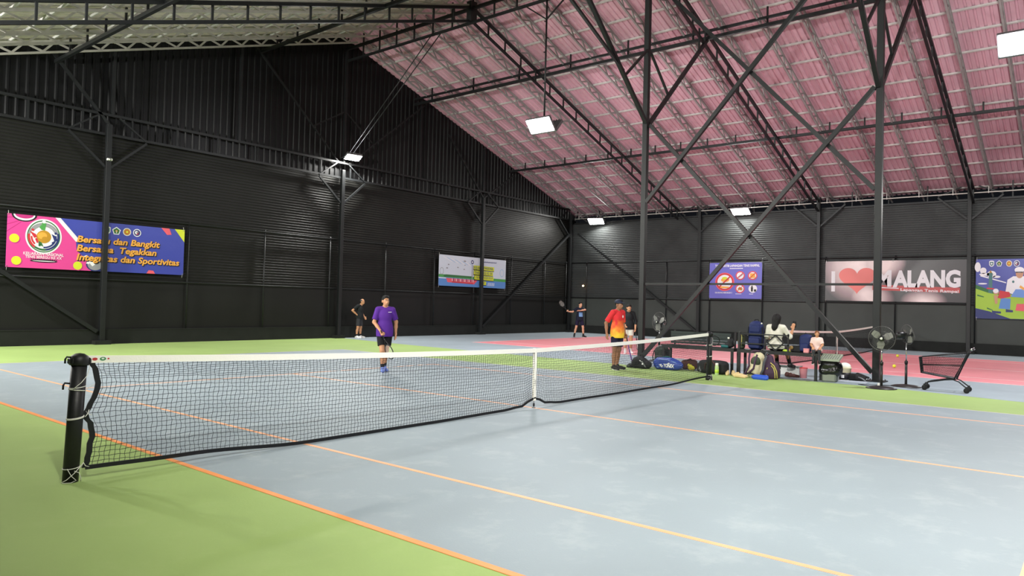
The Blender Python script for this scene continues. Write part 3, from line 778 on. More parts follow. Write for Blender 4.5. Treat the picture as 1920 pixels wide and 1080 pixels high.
mb.p2([(.97,.75),(1.1,.68),(1.05,.8),(.98,.84)],'ink_dkgreen',d+.007); mb.disc(1.0,.72,.03,'ink_dkgreen',d+.007)
mb.M=Matrix.Translation((-.16,0,-.05)); mb.disc(1.12,.27,.36,'ink_black',d+.002,rz=.045); mb.disc(1.12,.27,.3,'ink_white',d+.003,rz=.012)
mb.M=Matrix.Translation((-.42,0,0))
mb.disc(2.78,-.02+.22,.26,'ink_navy',d+.003,rz=.21,ring=.84); mb.disc(2.78,.2,.22,'ink_grey',d+.0025,rz=.18)
mb.p2([(2.45,.44),(2.53,.48),(2.78,.2),(2.7,.14)],'ink_white',d+.004); mb.p2([(2.66,.46),(2.74,.42),(2.6,.2),(2.52,.22)],'ink_white',d+.005)
mb.M=Matrix()
mb.p2([(4.8,h),(w,h),(w,h-.42)],'ink_yellow',d); mb.p2([(4.35,h),(4.62,h),(4.7,h-.2),(4.55,h-.22)],'ink_coral',d+.001); mb.p2([(3.92,0),(4.2,0),(4.14,.1),(3.99,.11)],'ink_coral',d)
badge_row(mb,[2.67,2.95,3.27,3.58],1.30,.125)
mb.build('print',r)
mb=MB()
mb.text('KEJUARAAN NASIONAL',.95,.385,.085,'ink_white',d+.012,1.05,align='CENTER',bold=.012)
mb.text('TENIS BEREGU KE XX',.95,.295,.075,'ink_white',d+.012,.95,align='CENTER',bold=.012)
[mb.p2([(.62+k*.05,.255),(.65+k*.05,.255),(.65+k*.05,.278),(.62+k*.05,.278)],'ink_black',d+.004) for k in range(14)]
for s,z,wd in (('Bersatu dan Bangkit',.87,2.5),('Bersama  Tegakkan',.595,2.40),('Integritas dan Sportivitas',.315,3.17)):
    mb.text(s,1.845,z-.025,.19,'ink_black',d+.006,wd,shear=.18,bold=.045); mb.text(s,1.82,z,.19,'ink_orange',d+.009,wd,shear=.18,bold=.03)
mb.build('lettering',r,label='orange slanted words with dark shadow')
ropes(r,w,h,[(.03,h-.03),(w/2,h-.03),(w-.03,h-.03),(.03,.03),(w-.03,.03)])

# --- small pale banner
mat('vinyl_sky',(206,214,226),.35,0,.5,bump=.2,bscale=3)
mat('ink_court',(92,140,205),.45); mat('ink_lblue',(150,190,225),.45)
w,h=4.93,1.48
r=thing('banner','small pale banner with yellow word blocks and a blue court picture on the back wall','banner',(20.65,VB-.155,2.36))
sheet(r,w,h,'vinyl_sky',seed=2)
mb=MB(); d=.003
mb.p2([(0,0),(w,0),(w,.34),(0,.42)],'ink_court',d); mb.p2([(0,.42),(w,.34),(w,.48),(0,.55)],'ink_green',d); mb.p2([(0,.36),(.5,.35),(.5,.39),(0,.4)],'ink_white',d+.002)
mb.p2([(.3,.5),(.5,.55),(2.3,.53),(2.3,.44),(.4,.42)],'ink_dkgreen',d+.001)
mb.p2([(.6,.18),(2.5,.14),(2.75,.36),(.5,.38)],'ink_coral',d+.002); mb.p2([(.9,.17),(2.4,.15),(2.4,.2),(.9,.24)],'ink_red',d+.003)
for k in range(16): mb.p2([(.9+k*.1,.24),(.94+k*.1,.24),(.93+k*.1,.36+.04*(k%3)),(.9+k*.1,.37)],('ink_white','ink_navy','ink_grey')[k%3],d+.004)
for k in range(10): mb.p2([(.3+k*.26,1.4-.03*k),(.9+k*.22,1.18-.02*k),(.88+k*.22,1.165-.02*k),(.28+k*.26,1.385-.03*k)],'ink_lblue' if k%2 else 'ink_white',d)
for x,z,s in ((.65,1.03,.06),(.55,.86,.07),(1.3,.92,.06),(1.75,.85,.06),(1.78,1.25,.09),(1.8,1.06,.05)): mb.disc(x,z,s,'ink_grey',d+.001,rz=s*.45)
mb.disc(2.33,1.24,.1,'ink_navy',d+.001); mb.disc(2.33,1.24,.05,'ink_white',d+.002); mb.p2([(2.3,.4),(2.36,.4),(2.35,1.1),(2.31,1.1)],'ink_grey',d+.001)
mb.disc(.2,.7,.13,'ink_grey',d+.001,rz=.17,ring=.85); mb.disc(4.62,.8,.16,'ink_lblue',d+.001,rz=.2,ring=.85)
mb.p2([(3.75,.05),(4.1,.05),(4.1,.33),(3.62,.33)],'ink_court',d+.002)
for k in range(7): mb.p2([(3.5+k*.08,.1),(3.53+k*.08,.1),(3.56+k*.08,.26),(3.53+k*.08,.26)],'ink_white',d+.003)
for x,z,wd,hh in ((2.44,.89,1.55,.2),(2.45,.64,1.46,.2),(2.5,.39,1.46,.2),(2.9,.15,.5,.18)):
    mb.p2([(x-.03,z-.05),(x+wd,z-.05),(x+wd,z+hh-.03),(x-.03,z+hh-.03)],'ink_black',d+.003); mb.p2([(x,z),(x+wd,z-.02),(x+wd,z+hh-.02),(x,z+hh)],'ink_yellow',d+.005)
mb.build('print',r)
mb=MB()
for s,x,z,wd in (('KEJUARAAN NASIONAL',2.48,.92,1.45),('TENIS BEREGU KE XX',2.49,.67,1.36)): mb.text(s,x,z,.13,'ink_navy',d+.007,wd,bold=.015)

for x0,z0,n_ in ((2.6,.43,12),(2.98,.18,3)):
    for k in range(n_): mb.p2([(x0+k*.11,z0),(x0+k*.11+.03,z0),(x0+k*.11+.06,z0+.12),(x0+k*.11+.02,z0+.12)],'ink_navy',d+.007)
for k in range(14): mb.p2([(3.0+k*.085,1.27+.01*(k%3)),(3.05+k*.085,1.27),(3.06+k*.085,1.31+.02*(k%2)),(3.01+k*.085,1.33)],'ink_navy',d+.004)
mb.build('lettering',r,label='small words on yellow blocks')
ropes(r,w,h,[(.03,h-.03),(w-.03,h-.03),(.03,.03),(w-.03,.03)])

# --- right wall: prohibition sign
mat('vinyl_violet',(104,102,196),.35,0,.5,bump=.1,bscale=3); mat('ink_violet',(128,128,220),.4)
w,h=2.70,1.80
def side_thing(name,lab,cat,v,z): return thing(name,lab,cat,(UR-.145,v,z),-PI/2)
r=side_thing('banner','square blue sign with round prohibition symbols on the side wall','sign',8.75,2.12)
sheet(r,w,h,'vinyl_violet',nx=20,seed=3)
mb=MB(); d=.003
def ban(x,z,s):
    mb.disc(x,z,s*1.1,'ink_coral',d+.001); mb.disc(x,z,s,'ink_red',d+.002); mb.disc(x,z,s*.84,'ink_white',d+.003)
def slash(x,z,s): 
    mb.p2([(x-s*.66,z-s*.55),(x-s*.55,z-s*.66),(x+s*.66,z+s*.55),(x+s*.55,z+s*.66)],'ink_red',d+.008)
mb.M=Matrix.Translation((.08,0,0))@Matrix.Diagonal((1.08,1,1.0,1)); ban(.68,.84,.42); mb.disc(.7,.93,.2,'ink_orange',d+.005,rz=.1); mb.disc(.68,1.02,.13,'ink_yellow',d+.006,rz=.07); mb.p2([(.42,.62),(.9,.6),(.86,.52),(.48,.52)],'ink_orange',d+.005); slash(.68,.84,.42)
ban(1.42,1.15,.2); mb.p2([(1.3,1.07),(1.36,1.04),(1.56,1.2),(1.52,1.26)],'ink_grey',d+.005); slash(1.42,1.15,.2)
ban(2.0,1.15,.2); mb.p2([(1.88,1.03),(2.12,1.03),(2.12,1.26),(1.88,1.26)],'ink_orange',d+.005); slash(2.0,1.15,.2)
ban(1.42,.5,.2); mb.p2([(1.3,.48),(1.5,.4),(1.55,.5),(1.4,.6)],'ink_gold',d+.005); slash(1.42,.5,.2)
mb.disc(2.02,.5,.2,'ink_white',d+.002); mb.disc(1.98,.62,.035,'ink_black',d+.004); mb.p2([(1.94,.36),(2.02,.36),(2.03,.58),(1.93,.58)],'ink_black',d+.004); mb.p2([(2.08,.36),(2.17,.36),(2.18,.47),(2.07,.47)],'ink_black',d+.004)
mb.build('print',r,label='red ringed prohibition symbols')
mb=MB(); mb.M=Matrix.Translation((.08,0,0))@Matrix.Diagonal((1.04,1,1.02,1)); mb.text('TATA TERTIB LAPANGAN TENIS RAMPAL',1.31,1.56,.11,'ink_white',d+.004,2.2,align='CENTER',bold=.03); [mb.p2([(.95+k*.06,1.46),(1.0+k*.06,1.46),(1.0+k*.06,1.5),(.95+k*.06,1.5)],'ink_white',d+.004) for k in range(11)]
mb.text('DILARANG MEROKOK !!',.66,.25,.07,'ink_white',d+.004,.86,align='CENTER',bold=.02); [mb.p2([(x+k*.05,.22),(x+k*.05+.035,.22),(x+k*.05+.035,.25),(x+k*.05,.25)],'ink_white',d+.004) for x,n_ in ((1.26,6),(1.93,4)) for k in range(n_)]; mb.build('lettering',r)
ropes(r,w,h,[(.03,h-.03),(w-.03,h-.03),(.03,.03),(w-.03,.03)])

# --- heart sign
def night_mat():
    m=bpy.data.materials.new('vinyl_night'); m.use_nodes=True; nt=m.node_tree; b=nt.nodes['Principled BSDF']; L=nt.links.new
    tc=nt.nodes.new('ShaderNodeTexCoord'); n=nt.nodes.new('ShaderNodeTexNoise'); n.inputs['Scale'].default_value=1.3; n.inputs['Detail'].default_value=4; L(tc.outputs['Object'],n.inputs['Vector'])
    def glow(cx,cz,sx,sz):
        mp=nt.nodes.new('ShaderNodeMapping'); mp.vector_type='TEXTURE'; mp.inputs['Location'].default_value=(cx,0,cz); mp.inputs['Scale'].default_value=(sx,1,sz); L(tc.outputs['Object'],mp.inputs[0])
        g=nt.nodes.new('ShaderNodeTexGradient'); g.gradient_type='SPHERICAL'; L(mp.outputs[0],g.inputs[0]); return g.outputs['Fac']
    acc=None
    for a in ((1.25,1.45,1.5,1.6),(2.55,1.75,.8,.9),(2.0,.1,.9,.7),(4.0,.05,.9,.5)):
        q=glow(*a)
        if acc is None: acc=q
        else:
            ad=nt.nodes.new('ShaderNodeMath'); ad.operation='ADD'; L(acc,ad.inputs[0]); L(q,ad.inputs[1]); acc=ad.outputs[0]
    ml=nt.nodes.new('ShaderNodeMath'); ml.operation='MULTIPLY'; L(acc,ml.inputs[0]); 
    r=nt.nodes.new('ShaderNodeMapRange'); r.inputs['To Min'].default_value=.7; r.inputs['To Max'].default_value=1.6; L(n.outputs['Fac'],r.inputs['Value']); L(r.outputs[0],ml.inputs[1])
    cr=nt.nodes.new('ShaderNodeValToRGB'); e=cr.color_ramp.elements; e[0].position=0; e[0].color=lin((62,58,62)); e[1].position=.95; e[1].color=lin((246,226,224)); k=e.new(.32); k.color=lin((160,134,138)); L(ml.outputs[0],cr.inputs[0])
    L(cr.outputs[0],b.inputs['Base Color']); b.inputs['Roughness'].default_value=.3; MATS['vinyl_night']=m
night_mat(); mat('ink_heart',(240,128,122),.4); mat('ink_heartlow',(236,112,108),.4); mat('ink_bar',(196,84,84),.4); mat('ink_dusk',(96,84,90),.4); mat('ink_glow',(232,214,214),.4)
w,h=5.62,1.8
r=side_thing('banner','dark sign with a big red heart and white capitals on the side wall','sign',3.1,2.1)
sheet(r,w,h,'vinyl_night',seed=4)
mb=MB(); d=.003
hp=[]
for k in range(48):
    t=2*PI*k/48; hp.append((1.36+.048*16*math.sin(t)**3, 1.0+.041*(13*math.cos(t)-5*math.cos(2*t)-2*math.cos(3*t)-math.cos(4*t))))
mb.p2(hp[::-1],'ink_heart',d+.004)
mb.p2([(.27,.42),(.43,.42),(.43,1.35),(.27,1.35)],'ink_white',d+.005)
mb.p2([(2.0,.50),(5.33,.40),(5.33,.62),(2.0,.74)],'ink_bar',d+.003); mb.p2([(2.1,.60),(3.05,.56),(3.05,.60),(2.1,.64)],'ink_white',d+.005)
mb.build('print',r,label='red heart, white stroke and red bar')
mb=MB(); mb.text('M',2.14,.69,.66,'ink_white',d+.007,.62,bold=.05); mb.text('ALANG',2.81,.67,.66,'ink_white',d+.007,2.54,bold=.05); mb.text('Lapangan Tenis Rampal',3.12,.47,.115,'ink_white',d+.006,2.16,bold=.02,rot=-.03); mb.build('lettering',r,label='large white capitals')
ropes(r,w,h,[(.03,h-.03),(w/2,h-.03),(w-.03,h-.03),(.03,.03),(w-.03,.03)])

# --- painted banner at the photo edge
mat('vinyl_deep',(58,66,160),.32,0,.5,bump=.15,bscale=3); mat('ink_lime',(164,200,60),.45); mat('ink_sky',(110,150,220),.45)
w,h=5.6,2.42
r=side_thing('banner','painted banner of a person in white cap above green fields, cut by the frame','banner',-2.78,1.47)
sheet(r,w,h,'vinyl_deep',seed=5)
mb=MB(); d=.003; mb.M=Matrix.Diagonal((.79,1,1,1)); w=w/.79
mb.p2([(0,0),(w,0),(w,.1),(2.0,.12),(1.2,.3),(0,.45)],'ink_navy',d)
mb.p2([(0,.42),(.6,.3),(1.5,.02),(w,0),(w,.95),(1.2,1.0),(0,1.3)],'ink_lime',d+.001); mb.p2([(0,1.22),(.55,1.05),(1.2,.95),(0,1.38)],'ink_dkgreen',d+.002)
mb.p2([(.07,.98),(.36,.9),(.36,.86),(.07,.92)],'ink_dkgreen',d+.002); mb.p2([(.5,.46),(.75,.36),(.75,.33),(.5,.4)],'ink_dkgreen',d+.002)
for x,z,rx,rz_ in ((.08,2.1,.13,.2),(.32,1.95,.14,.13),(.68,1.8,.2,.14),(.45,1.8,.3,.06),(.3,1.42,.2,.03),(.9,1.7,.16,.05)): mb.disc(x,z,rx,'ink_white',d+.0015,rz=rz_)
mb.p2([(.2,1.78),(1.3,1.48),(1.3,1.44),(.2,1.72)],'ink_white',d+.002)
mb.p2([(.55,1.05),(.72,1.02),(.72,1.85),(.64,1.94),(.57,1.85)],'ink_teal',d+.003); mb.p2([(.58,1.86),(.7,1.86),(.64,1.98)],'ink_gold',d+.004); mb.p2([(.48,1.2),(.8,1.19),(.8,1.24),(.48,1.26)],'ink_red',d+.004)
badge_row(mb,[.68,1.0,1.42,1.74],2.23,.125,d+.002)
# standing man
mb.p2([(1.28,1.1),(1.36,1.58),(1.6,1.72),(2.2,1.72),(2.5,1.5),(2.6,1.0),(2.2,.9),(1.6,1.0)],'ink_white',d+.004); mb.disc(1.86,1.84,.16,'ink_skin',d+.006,rz=.2); mb.disc(1.85,1.97,.2,'ink_white',d+.007,rz=.12); mb.p2([(1.7,1.9),(2.0,1.9),(2.0,1.86),(1.7,1.86)],'ink_black',d+.008)
mb.disc(1.6,1.5,.05,'ink_teal',d+.006); mb.p2([(1.5,.9),(2.3,.85),(2.3,1.2),(1.7,1.2)],'ink_sky',d+.005); mb.p2([(1.3,1.1),(1.42,1.1),(1.46,1.0),(1.34,.98)],'ink_skin',d+.005); mb.p2([(1.85,1.28),(2.3,1.0),(2.3,1.1),(1.9,1.36)],'ink_orange',d+.007)
# kneeling person
mb.p2([(.95,.85),(1.05,1.15),(1.45,1.08),(1.5,.9),(1.1,.82)],'ink_red',d+.008); mb.disc(.88,1.1,.12,'ink_skin',d+.007); mb.disc(.87,1.13,.12,'ink_white',d+.008,rz=.09); mb.p2([(1.0,.42),(1.1,.85),(1.5,.82),(1.48,.4)],'ink_court',d+.007); mb.p2([(.78,.95),(.95,.95),(.95,.62),(.85,.6)],'ink_skin',d+.006); mb.p2([(1.3,.28),(1.6,.28),(1.6,.36),(1.3,.4)],'ink_navy',d+.008); mb.p2([(.7,.33),(1.1,.3),(1.1,.22),(.75,.22)],'ink_navy',d+.006)
mb.p2([(1.7,.35),(2.8,.3),(2.8,.62),(1.75,.62)],'ink_coral',d+.005)
mb.build('print',r); w=w*.79; ropes(r,w,h,[(.03,h-.03),(w/2,h-.03),(.03,.03)])

# ================================================================== PEOPLE
mat('skin_tan',(196,142,106),.55,0,.4,noise=.05,nscale=20); mat('skin_brown',(150,104,78),.55,0,.4,noise=.05,nscale=20); mat('skin_light',(222,170,138),.55,0,.4)
mat('hair_black',(20,18,18),.6,0,.3,bump=.9,bscale=45); mat('hair_brown',(120,72,40),.6); mat('hair_grey',(70,68,66),.6); mat('eye_white',(225,222,215),.3); mat('eye_dark',(25,18,15),.3); mat('lip',(150,80,72),.5)
mat('shirt_purple',(86,44,140),.75,0,.2,bump=.35,bscale=9); mat('shirt_black',(34,36,38),.8,0,.2,bump=.3,bscale=9); mat('shirt_navy',(30,34,50),.8,0,.2,bump=.3,bscale=9)
mat('shirt_white',(226,222,208),.8,0,.2,bump=.35,bscale=9); mat('shirt_pale',(236,205,198),.8,0,.2,bump=.35,bscale=12); mat('shirt_sky',(120,165,215),.8)
mat('short_black',(24,25,28),.8,0,.2,bump=.3,bscale=10); mat('short_grey',(58,58,62),.8,0,.2,bump=.3,bscale=10); mat('short_white',(228,226,212),.8,0,.2,bump=.3,bscale=10); mat('short_navy',(34,32,56),.8,0,.2,bump=.3,bscale=10)
mat('legging',(30,26,28),.7); mat('sock_black',(26,26,30),.85); mat('sock_white',(228,226,220),.85)
mat('shoe_white',(232,232,230),.5); mat('shoe_blue',(110,130,200),.5); mat('shoe_black',(32,30,30),.55); mat('sole_white',(220,220,215),.6); mat('cap_navy',(28,36,58),.7)
def flame():
    m=bpy.data.materials.new('shirt_flame'); m.use_nodes=True; nt=m.node_tree; b=nt.nodes['Principled BSDF']; L=nt.links.new
    tc=nt.nodes.new('ShaderNodeTexCoord'); sp=nt.nodes.new('ShaderNodeSeparateXYZ'); L(tc.outputs['Object'],sp.inputs[0])
    n=nt.nodes.new('ShaderNodeTexNoise'); n.inputs['Scale'].default_value=7; n.inputs['Detail'].default_value=6; L(tc.outputs['Object'],n.inputs['Vector'])
    a=nt.nodes.new('ShaderNodeMath'); a.operation='MULTIPLY_ADD'; a.inputs[1].default_value=.5; L(n.outputs['Fac'],a.inputs[0]); L(sp.outputs[2],a.inputs[2])
    r=nt.nodes.new('ShaderNodeMapRange'); r.inputs['From Min'].default_value=1.12; r.inputs['From Max'].default_value=1.62; L(a.outputs[0],r.inputs['Value'])
    cr=nt.nodes.new('ShaderNodeValToRGB'); e=cr.color_ramp.elements; e[0].position=0; e[0].color=lin((250,205,60)); e[1].position=.75; e[1].color=lin((214,40,48))
    k=e.new(.32); k.color=lin((244,130,50)); L(r.outputs[0],cr.inputs[0]); L(cr.outputs[0],b.inputs['Base Color']); b.inputs['Roughness'].default_value=.8; MATS['shirt_flame']=m
flame()

def hand_prims(wr, d, nrm, side, S=1.0, grip=False):
    """palm, four unequal bent fingers and a thumb leaving the side of the palm. d: towards the fingers, nrm: palm normal, side: towards the thumb"""
    wr=np.array(wr,float); d=np.array(d,float)/np.linalg.norm(d); nrm=np.array(nrm,float); nrm-=d*(nrm@d); nrm/=np.linalg.norm(nrm); t=np.cross(d,nrm); t*= np.sign(t@np.array(side)) or 1
    P=[]; kn=wr+d*.092*S
    for q in (-.026,-.009,.009,.026): P.append(C(wr+d*.02*S+t*q*.7*S, kn+t*q*S, .0145*S,.0125*S))
    curl=1.35 if grip else .42
    for q,Ln in ((.028,.070),(.0095,.078),(-.0095,.073),(-.028,.058)):
        a=kn+t*q*S; a0=.35 if not grip else .9
        d1=d*math.cos(a0*curl)+nrm*math.sin(a0*curl); b=a+d1*Ln*.5*S; d2=d*math.cos(a0*curl+curl)+nrm*math.sin(a0*curl+curl); c=b+d2*Ln*.5*S
        P += [C(a,b,.0095*S,.0088*S),C(b,c,.0088*S,.0075*S)]
    th0=wr+d*.03*S+t*.026*S; dd=(d*.6+t*.65+nrm*(.5 if grip else .25)); dd/=np.linalg.norm(dd); th1=th0+dd*.04*S; d3=d*.85+t*.1+nrm*(.7 if grip else .25); d3/=np.linalg.norm(d3)
    P += [C(th0,th1,.0135*S,.0105*S),C(th1,th1+d3*.034*S,.0105*S,.009*S)]
    return P
def Rz(a): c,s=math.cos(a),math.sin(a); return np.array([[c,-s,0],[s,c,0],[0,0,1]])
def Rx(a): c,s=math.cos(a),math.sin(a); return np.array([[1,0,0],[0,c,-s],[0,s,c]])

def person(label, loc, rz, H, skin, shirt, bottom, hair, shoe, sock, J=None, head=(0,0), lean=0, seated=False, hem=.80, short_to=.62, sleeve=.62, build=1.0, hairstyle='short', fat=0, res=.0065, long_pants=False, grip=(False,False), palm=None, shirt_paint=None, cap=None, skirt=0, solec='sole_white'):
    """faces -y when rz = 0; x is towards the viewer's right"""
    S=H/1.70; r=thing('person',label,'person',loc,rz)
    J=dict(J or {}); g=lambda k,dv: np.array(J.get(k,dv),float)*S
    W_=build
    pel=g('pelvis',(0,0,.93)); wai=g('waist',(0,-.0,1.08)); che=g('chest',(0,-.01,1.26)); nb=g('neck',(0,0,1.455)); hd=g('head',(0,-.02,1.60))
    sh={s:g('sh%+d'%s,(s*.175*W_,0,1.405)) for s in (-1,1)}; el={s:g('el%+d'%s,(s*.235*W_,.03,1.13)) for s in (-1,1)}; wr={s:g('wr%+d'%s,(s*.245*W_,-.06,.89)) for s in (-1,1)}
    hp={s:g('hp%+d'%s,(s*.092,0,.88)) for s in (-1,1)}; kn={s:g('kn%+d'%s,(s*.095,-.02,.48)) for s in (-1,1)}; an={s:g('an%+d'%s,(s*.095,.02,.085)) for s in (-1,1)}
    toe={s:g('toe%+d'%s,(s*.12,-.17,.03)) for s in (-1,1)}
    hR=Rz(head[0])@Rx(head[1])
    hp_=lambda x,y,z: hd+hR@(np.array([x,y,z])*S)
    P=[E(pel,np.array([.155*W_,.105+fat*.3,.12])*S), E(wai,np.array([.132*W_+fat*.4,.092+fat,.15])*S), E(che,np.array([.158*W_,.108+fat*.4,.19])*S),
       C(sh[-1]*.93+sh[1]*.07,sh[1]*.93+sh[-1]*.07,.058*S), C(nb-[0,0,.05*S],(nb*.35+hd*.65),.056*S,.050*S),
       C((sh[-1]*.6+nb*.4),nb+[0,0,.02*S],.045*S,.042*S),C((sh[1]*.6+nb*.4),nb+[0,0,.02*S],.045*S,.042*S)]
    # head: skull, face, jaw, nose, ears, brow
    P += [E(hp_(0,.018,.035),np.array([.074,.092,.084])*S,hR), E(hp_(0,-.030,-.030),np.array([.060,.062,.078])*S,hR), E(hp_(0,-.045,-.078),np.array([.036,.036,.03])*S,hR),
          C(hp_(0,-.086,.008),hp_(0,-.105,-.028),.009*S,.0145*S), C(hp_(-.03,-.075,.028),hp_(.03,-.075,.028),.012*S),
          E(hp_(-.077,.012,-.008),np.array([.012,.02,.032])*S,hR),E(hp_(.077,.012,-.008),np.array([.012,.02,.032])*S,hR),
          C(hp_(-.016,-.086,-.052),hp_(.016,-.086,-.052),.0105*S)]
    for s in (-1,1):
        P += [C(sh[s],el[s],.050*S*W_**.5,.040*S),C(el[s],el[s]*.55+wr[s]*.45,.040*S,.038*S),C(el[s]*.55+wr[s]*.45,wr[s],.037*S,.026*S)]
        d=wr[s]-el[s]; d/=np.linalg.norm(d); hdv=J.get('hd%+d'%s); hdv=d if hdv is None else np.array(hdv,float)
        pn=(palm or {}).get(s,(-s*.9,-.25,0)); th=(J.get('th%+d'%s) or (0,-1,.1))
        P += hand_prims(wr[s]+0*d,hdv,pn,th,S,grip[0 if s<0 else 1])
        kk=kn[s]; mid=hp[s]*.5+kk*.5
        P += [C(hp[s],mid,.086*S*W_**.5,.072*S),C(mid,kk,.072*S,.053*S),C(kk,kk*.62+an[s]*.38+[0,.012*S,0],.052*S,.053*S),C(kk*.62+an[s]*.38+[0,.012*S,0],an[s],.052*S,.034*S),C(an[s],toe[s]*.85+an[s]*.15,.036*S,.028*S)]
    if long_pants: pass
    sdf_mesh('body',P,res,[skin],r,k=.022)
    # face details
    mb=MB()
    for s in (-1,1): mb.ell(hp_(s*.030,-.079,.012),(.013*S,.008*S,.0075*S),'eye_white',8,6); mb.ell(hp_(s*.030,-.0855,.012),(.006*S,.004*S,.006*S),'eye_dark',8,6)
    mb.build('eyes',r,label='dark eyes')
    mb=MB()
    for s in (-1,1): mb.tube([hp_(s*.014,-.088,.030),hp_(s*.030,-.089,.036),hp_(s*.046,-.078,.031)],[.003*S,.0045*S,.0025*S],hair if hair!='hair_grey' else 'hair_black',6)
    mb.build('eyebrows',r)
    mb=MB(); mb.tube([hp_(-.022,-.089,-.052),hp_(0,-.099,-.051),hp_(.022,-.089,-.052)],[.003*S,.0055*S,.003*S],'lip',6); mb.build('lips',r)
    # hair
    if hairstyle=='short':
        sdf_mesh('hair',[E(hp_(0,.024,.044),np.array([.083,.098,.088])*S,hR),E(hp_(.01,-.03,.10),np.array([.06,.05,.03])*S,hR)],res,[hair],r,clips=[(hp_(0,-.05,.052),hR@np.array([0,-.75,-.66])),(hp_(0,.0,-.03),hR@np.array([0,-.2,-.98]))],k=.02)
    elif hairstyle=='bald':
        sdf_mesh('hair',[E(hp_(0,.024,.03),np.array([.082,.098,.086])*S,hR)],res,[hair],r,clips=[(hp_(0,-.005,.04),hR@np.array([0,-.9,.1])),(hp_(0,.02,.075),hR@np.array([0,-.1,.99])),(hp_(0,0,-.045),hR@np.array([0,0,-1.]))])
    elif hairstyle=='long':
        sdf_mesh('hair',[E(hp_(0,.024,.036),np.array([.108,.118,.105])*S,hR),C(hp_(0,.06,-.02),hp_(0,.12,-.20),.098*S,.07*S),C(hp_(0,.12,-.20),hp_(0.0,.13,-.36),.07*S,.02*S),C(hp_(-.07,.03,0),hp_(-.07,.04,-.14),.03*S,.02*S),C(hp_(.07,.03,0),hp_(.07,.04,-.14),.03*S,.02*S)],res,[hair],r,clips=[(hp_(0,-.05,.05),hR@np.array([0,-.8,-.5]))],k=.03)
    elif hairstyle=='child':
        sdf_mesh('hair',[E(hp_(0,.022,.04),np.array([.09,.104,.094])*S,hR),C(hp_(0,.06,0),hp_(0,.07,-.09),.06*S,.05*S)],res,[hair],r,clips=[(hp_(0,-.05,.05),hR@np.array([0,-.8,-.5]))],k=.03)
    if cap:
        mb=None; sdf_mesh('cap',[E(hp_(0,.018,.058),np.array([.090,.108,.082])*S,hR),E(hp_(0,-.105,.052),np.array([.062,.075,.010])*S,hR)],res,[cap],r,clips=[(hp_(0,0,.040),hR@np.array([0,.12,-.99]))],k=.012)
    # shirt
    q=.017*S; hz=hem*S
    SP=[E(pel+[0,0,.03*S],np.array([.165*W_,.118+fat*.7,.17])*S), E(wai,np.array([.146*W_+fat*.4,.108+fat,.17])*S), E(che,np.array([.17*W_,.122+fat*.4,.20])*S),C(sh[-1]*.95+sh[1]*.05,sh[1]*.95+sh[-1]*.05,.066*S),
        C((sh[-1]*.6+nb*.4),nb-[0,0,.005*S],.056*S,.050*S),C((sh[1]*.6+nb*.4),nb-[0,0,.005*S],.056*S,.050*S)]
    for s in (-1,1):
        e=sh[s]+(el[s]-sh[s])*sleeve; ax=(el[s]-sh[s])/np.linalg.norm(el[s]-sh[s])
        if sleeve<=1: SP.append(C(sh[s],e+ax*.05*S,.066*S,.068*S,clip=[(e,ax)]))
        else:
            e2=el[s]+(wr[s]-el[s])*(sleeve-1); ax2=(wr[s]-el[s])/np.linalg.norm(wr[s]-el[s]); SP += [C(sh[s],el[s],.066*S,.056*S),C(el[s],e2+ax2*.03*S,.056*S,.046*S,clip=[(e2,ax2)])]
    SP += [E(pel-[0,0,.03*S],np.array([.205*W_,.152+fat*.8,.40 if not seated else .22])*S)]
    nd=(hd-nb)/np.linalg.norm(hd-nb)
    pl=J.get('hemdir',(0,0,-1.))
    hp0=(0,0,hz)
    nsp=[E(p_[1],p_[2],p_[3],clip=[(hp0,pl)]) if p_[0]=='e' else p_ for p_ in SP]
    mats=[shirt] if not isinstance(shirt,(list,tuple)) else list(shirt)
    sdf_mesh('shirt',nsp,res,mats,r,sub=[C(nb+nd*.02*S,nb+nd*.12*S,.060*S)],k=.025,paint=shirt_paint)
    # shorts / leggings
    BP=[E(pel,np.array([.168*W_,.118+fat*.5,.13])*S,clip=[((0,0,J.get('belt',1.0)*S),(0,0,1.))])]
    for s in (-1,1):
        if long_pants:
            BP += [C(hp[s],kn[s],.094*S,.064*S),C(kn[s],an[s],.062*S,.044*S)]
        else:
            t=short_to; e=hp[s]+(kn[s]-hp[s])*t; ax=(kn[s]-hp[s])/np.linalg.norm(kn[s]-hp[s])
            BP.append(C(hp[s],e+ax*.05*S,.092*S,.090*S,clip=[(e,ax)]))
    sdf_mesh('leggings' if long_pants else 'shorts',BP,res,[bottom],r,k=.03)
    for s in (-1,1):
        a=an[s]; t=toe[s]; d=t-a; d[2]=0; d/=np.linalg.norm(d); y=np.array([0,0,1.]); heel=a-d*.045*S
        if sock:
            up=a+(kn[s]-a)*.26; axs=(kn[s]-a)/np.linalg.norm(kn[s]-a)
            sdf_mesh('sock',[C(a-axs*.02,up+axs*.03,.041*S,.046*S,clip=[(up,axs)])],res,[sock],r)
        bz=min(a[2]-.085*S,t[2]-.03*S)
        hl=np.array([heel[0],heel[1],a[2]-.035*S]); tp=t+d*.045*S
        so=sdf_mesh('shoe',[C(hl,a+d*.02*S,.040*S,.044*S),C(a+d*.03*S-[0,0,.025*S],tp+[0,0,.008*S],.043*S,.034*S),E((hl+tp)/2-[0,0,.018*S],np.array([.05,.05,.03])*S)],res*.8,[shoe],r,sub=[C(a+[0,0,.03*S],a+[0,0,.1*S],.036*S)],clips=[] ,k=.02)
        mb=MB(); x=np.cross(d,y); L=np.linalg.norm(tp-hl)+.07*S
        n=18; pts=[]
        mid=(hl+tp)/2; up0=(tp-hl)/np.linalg.norm(tp-hl)
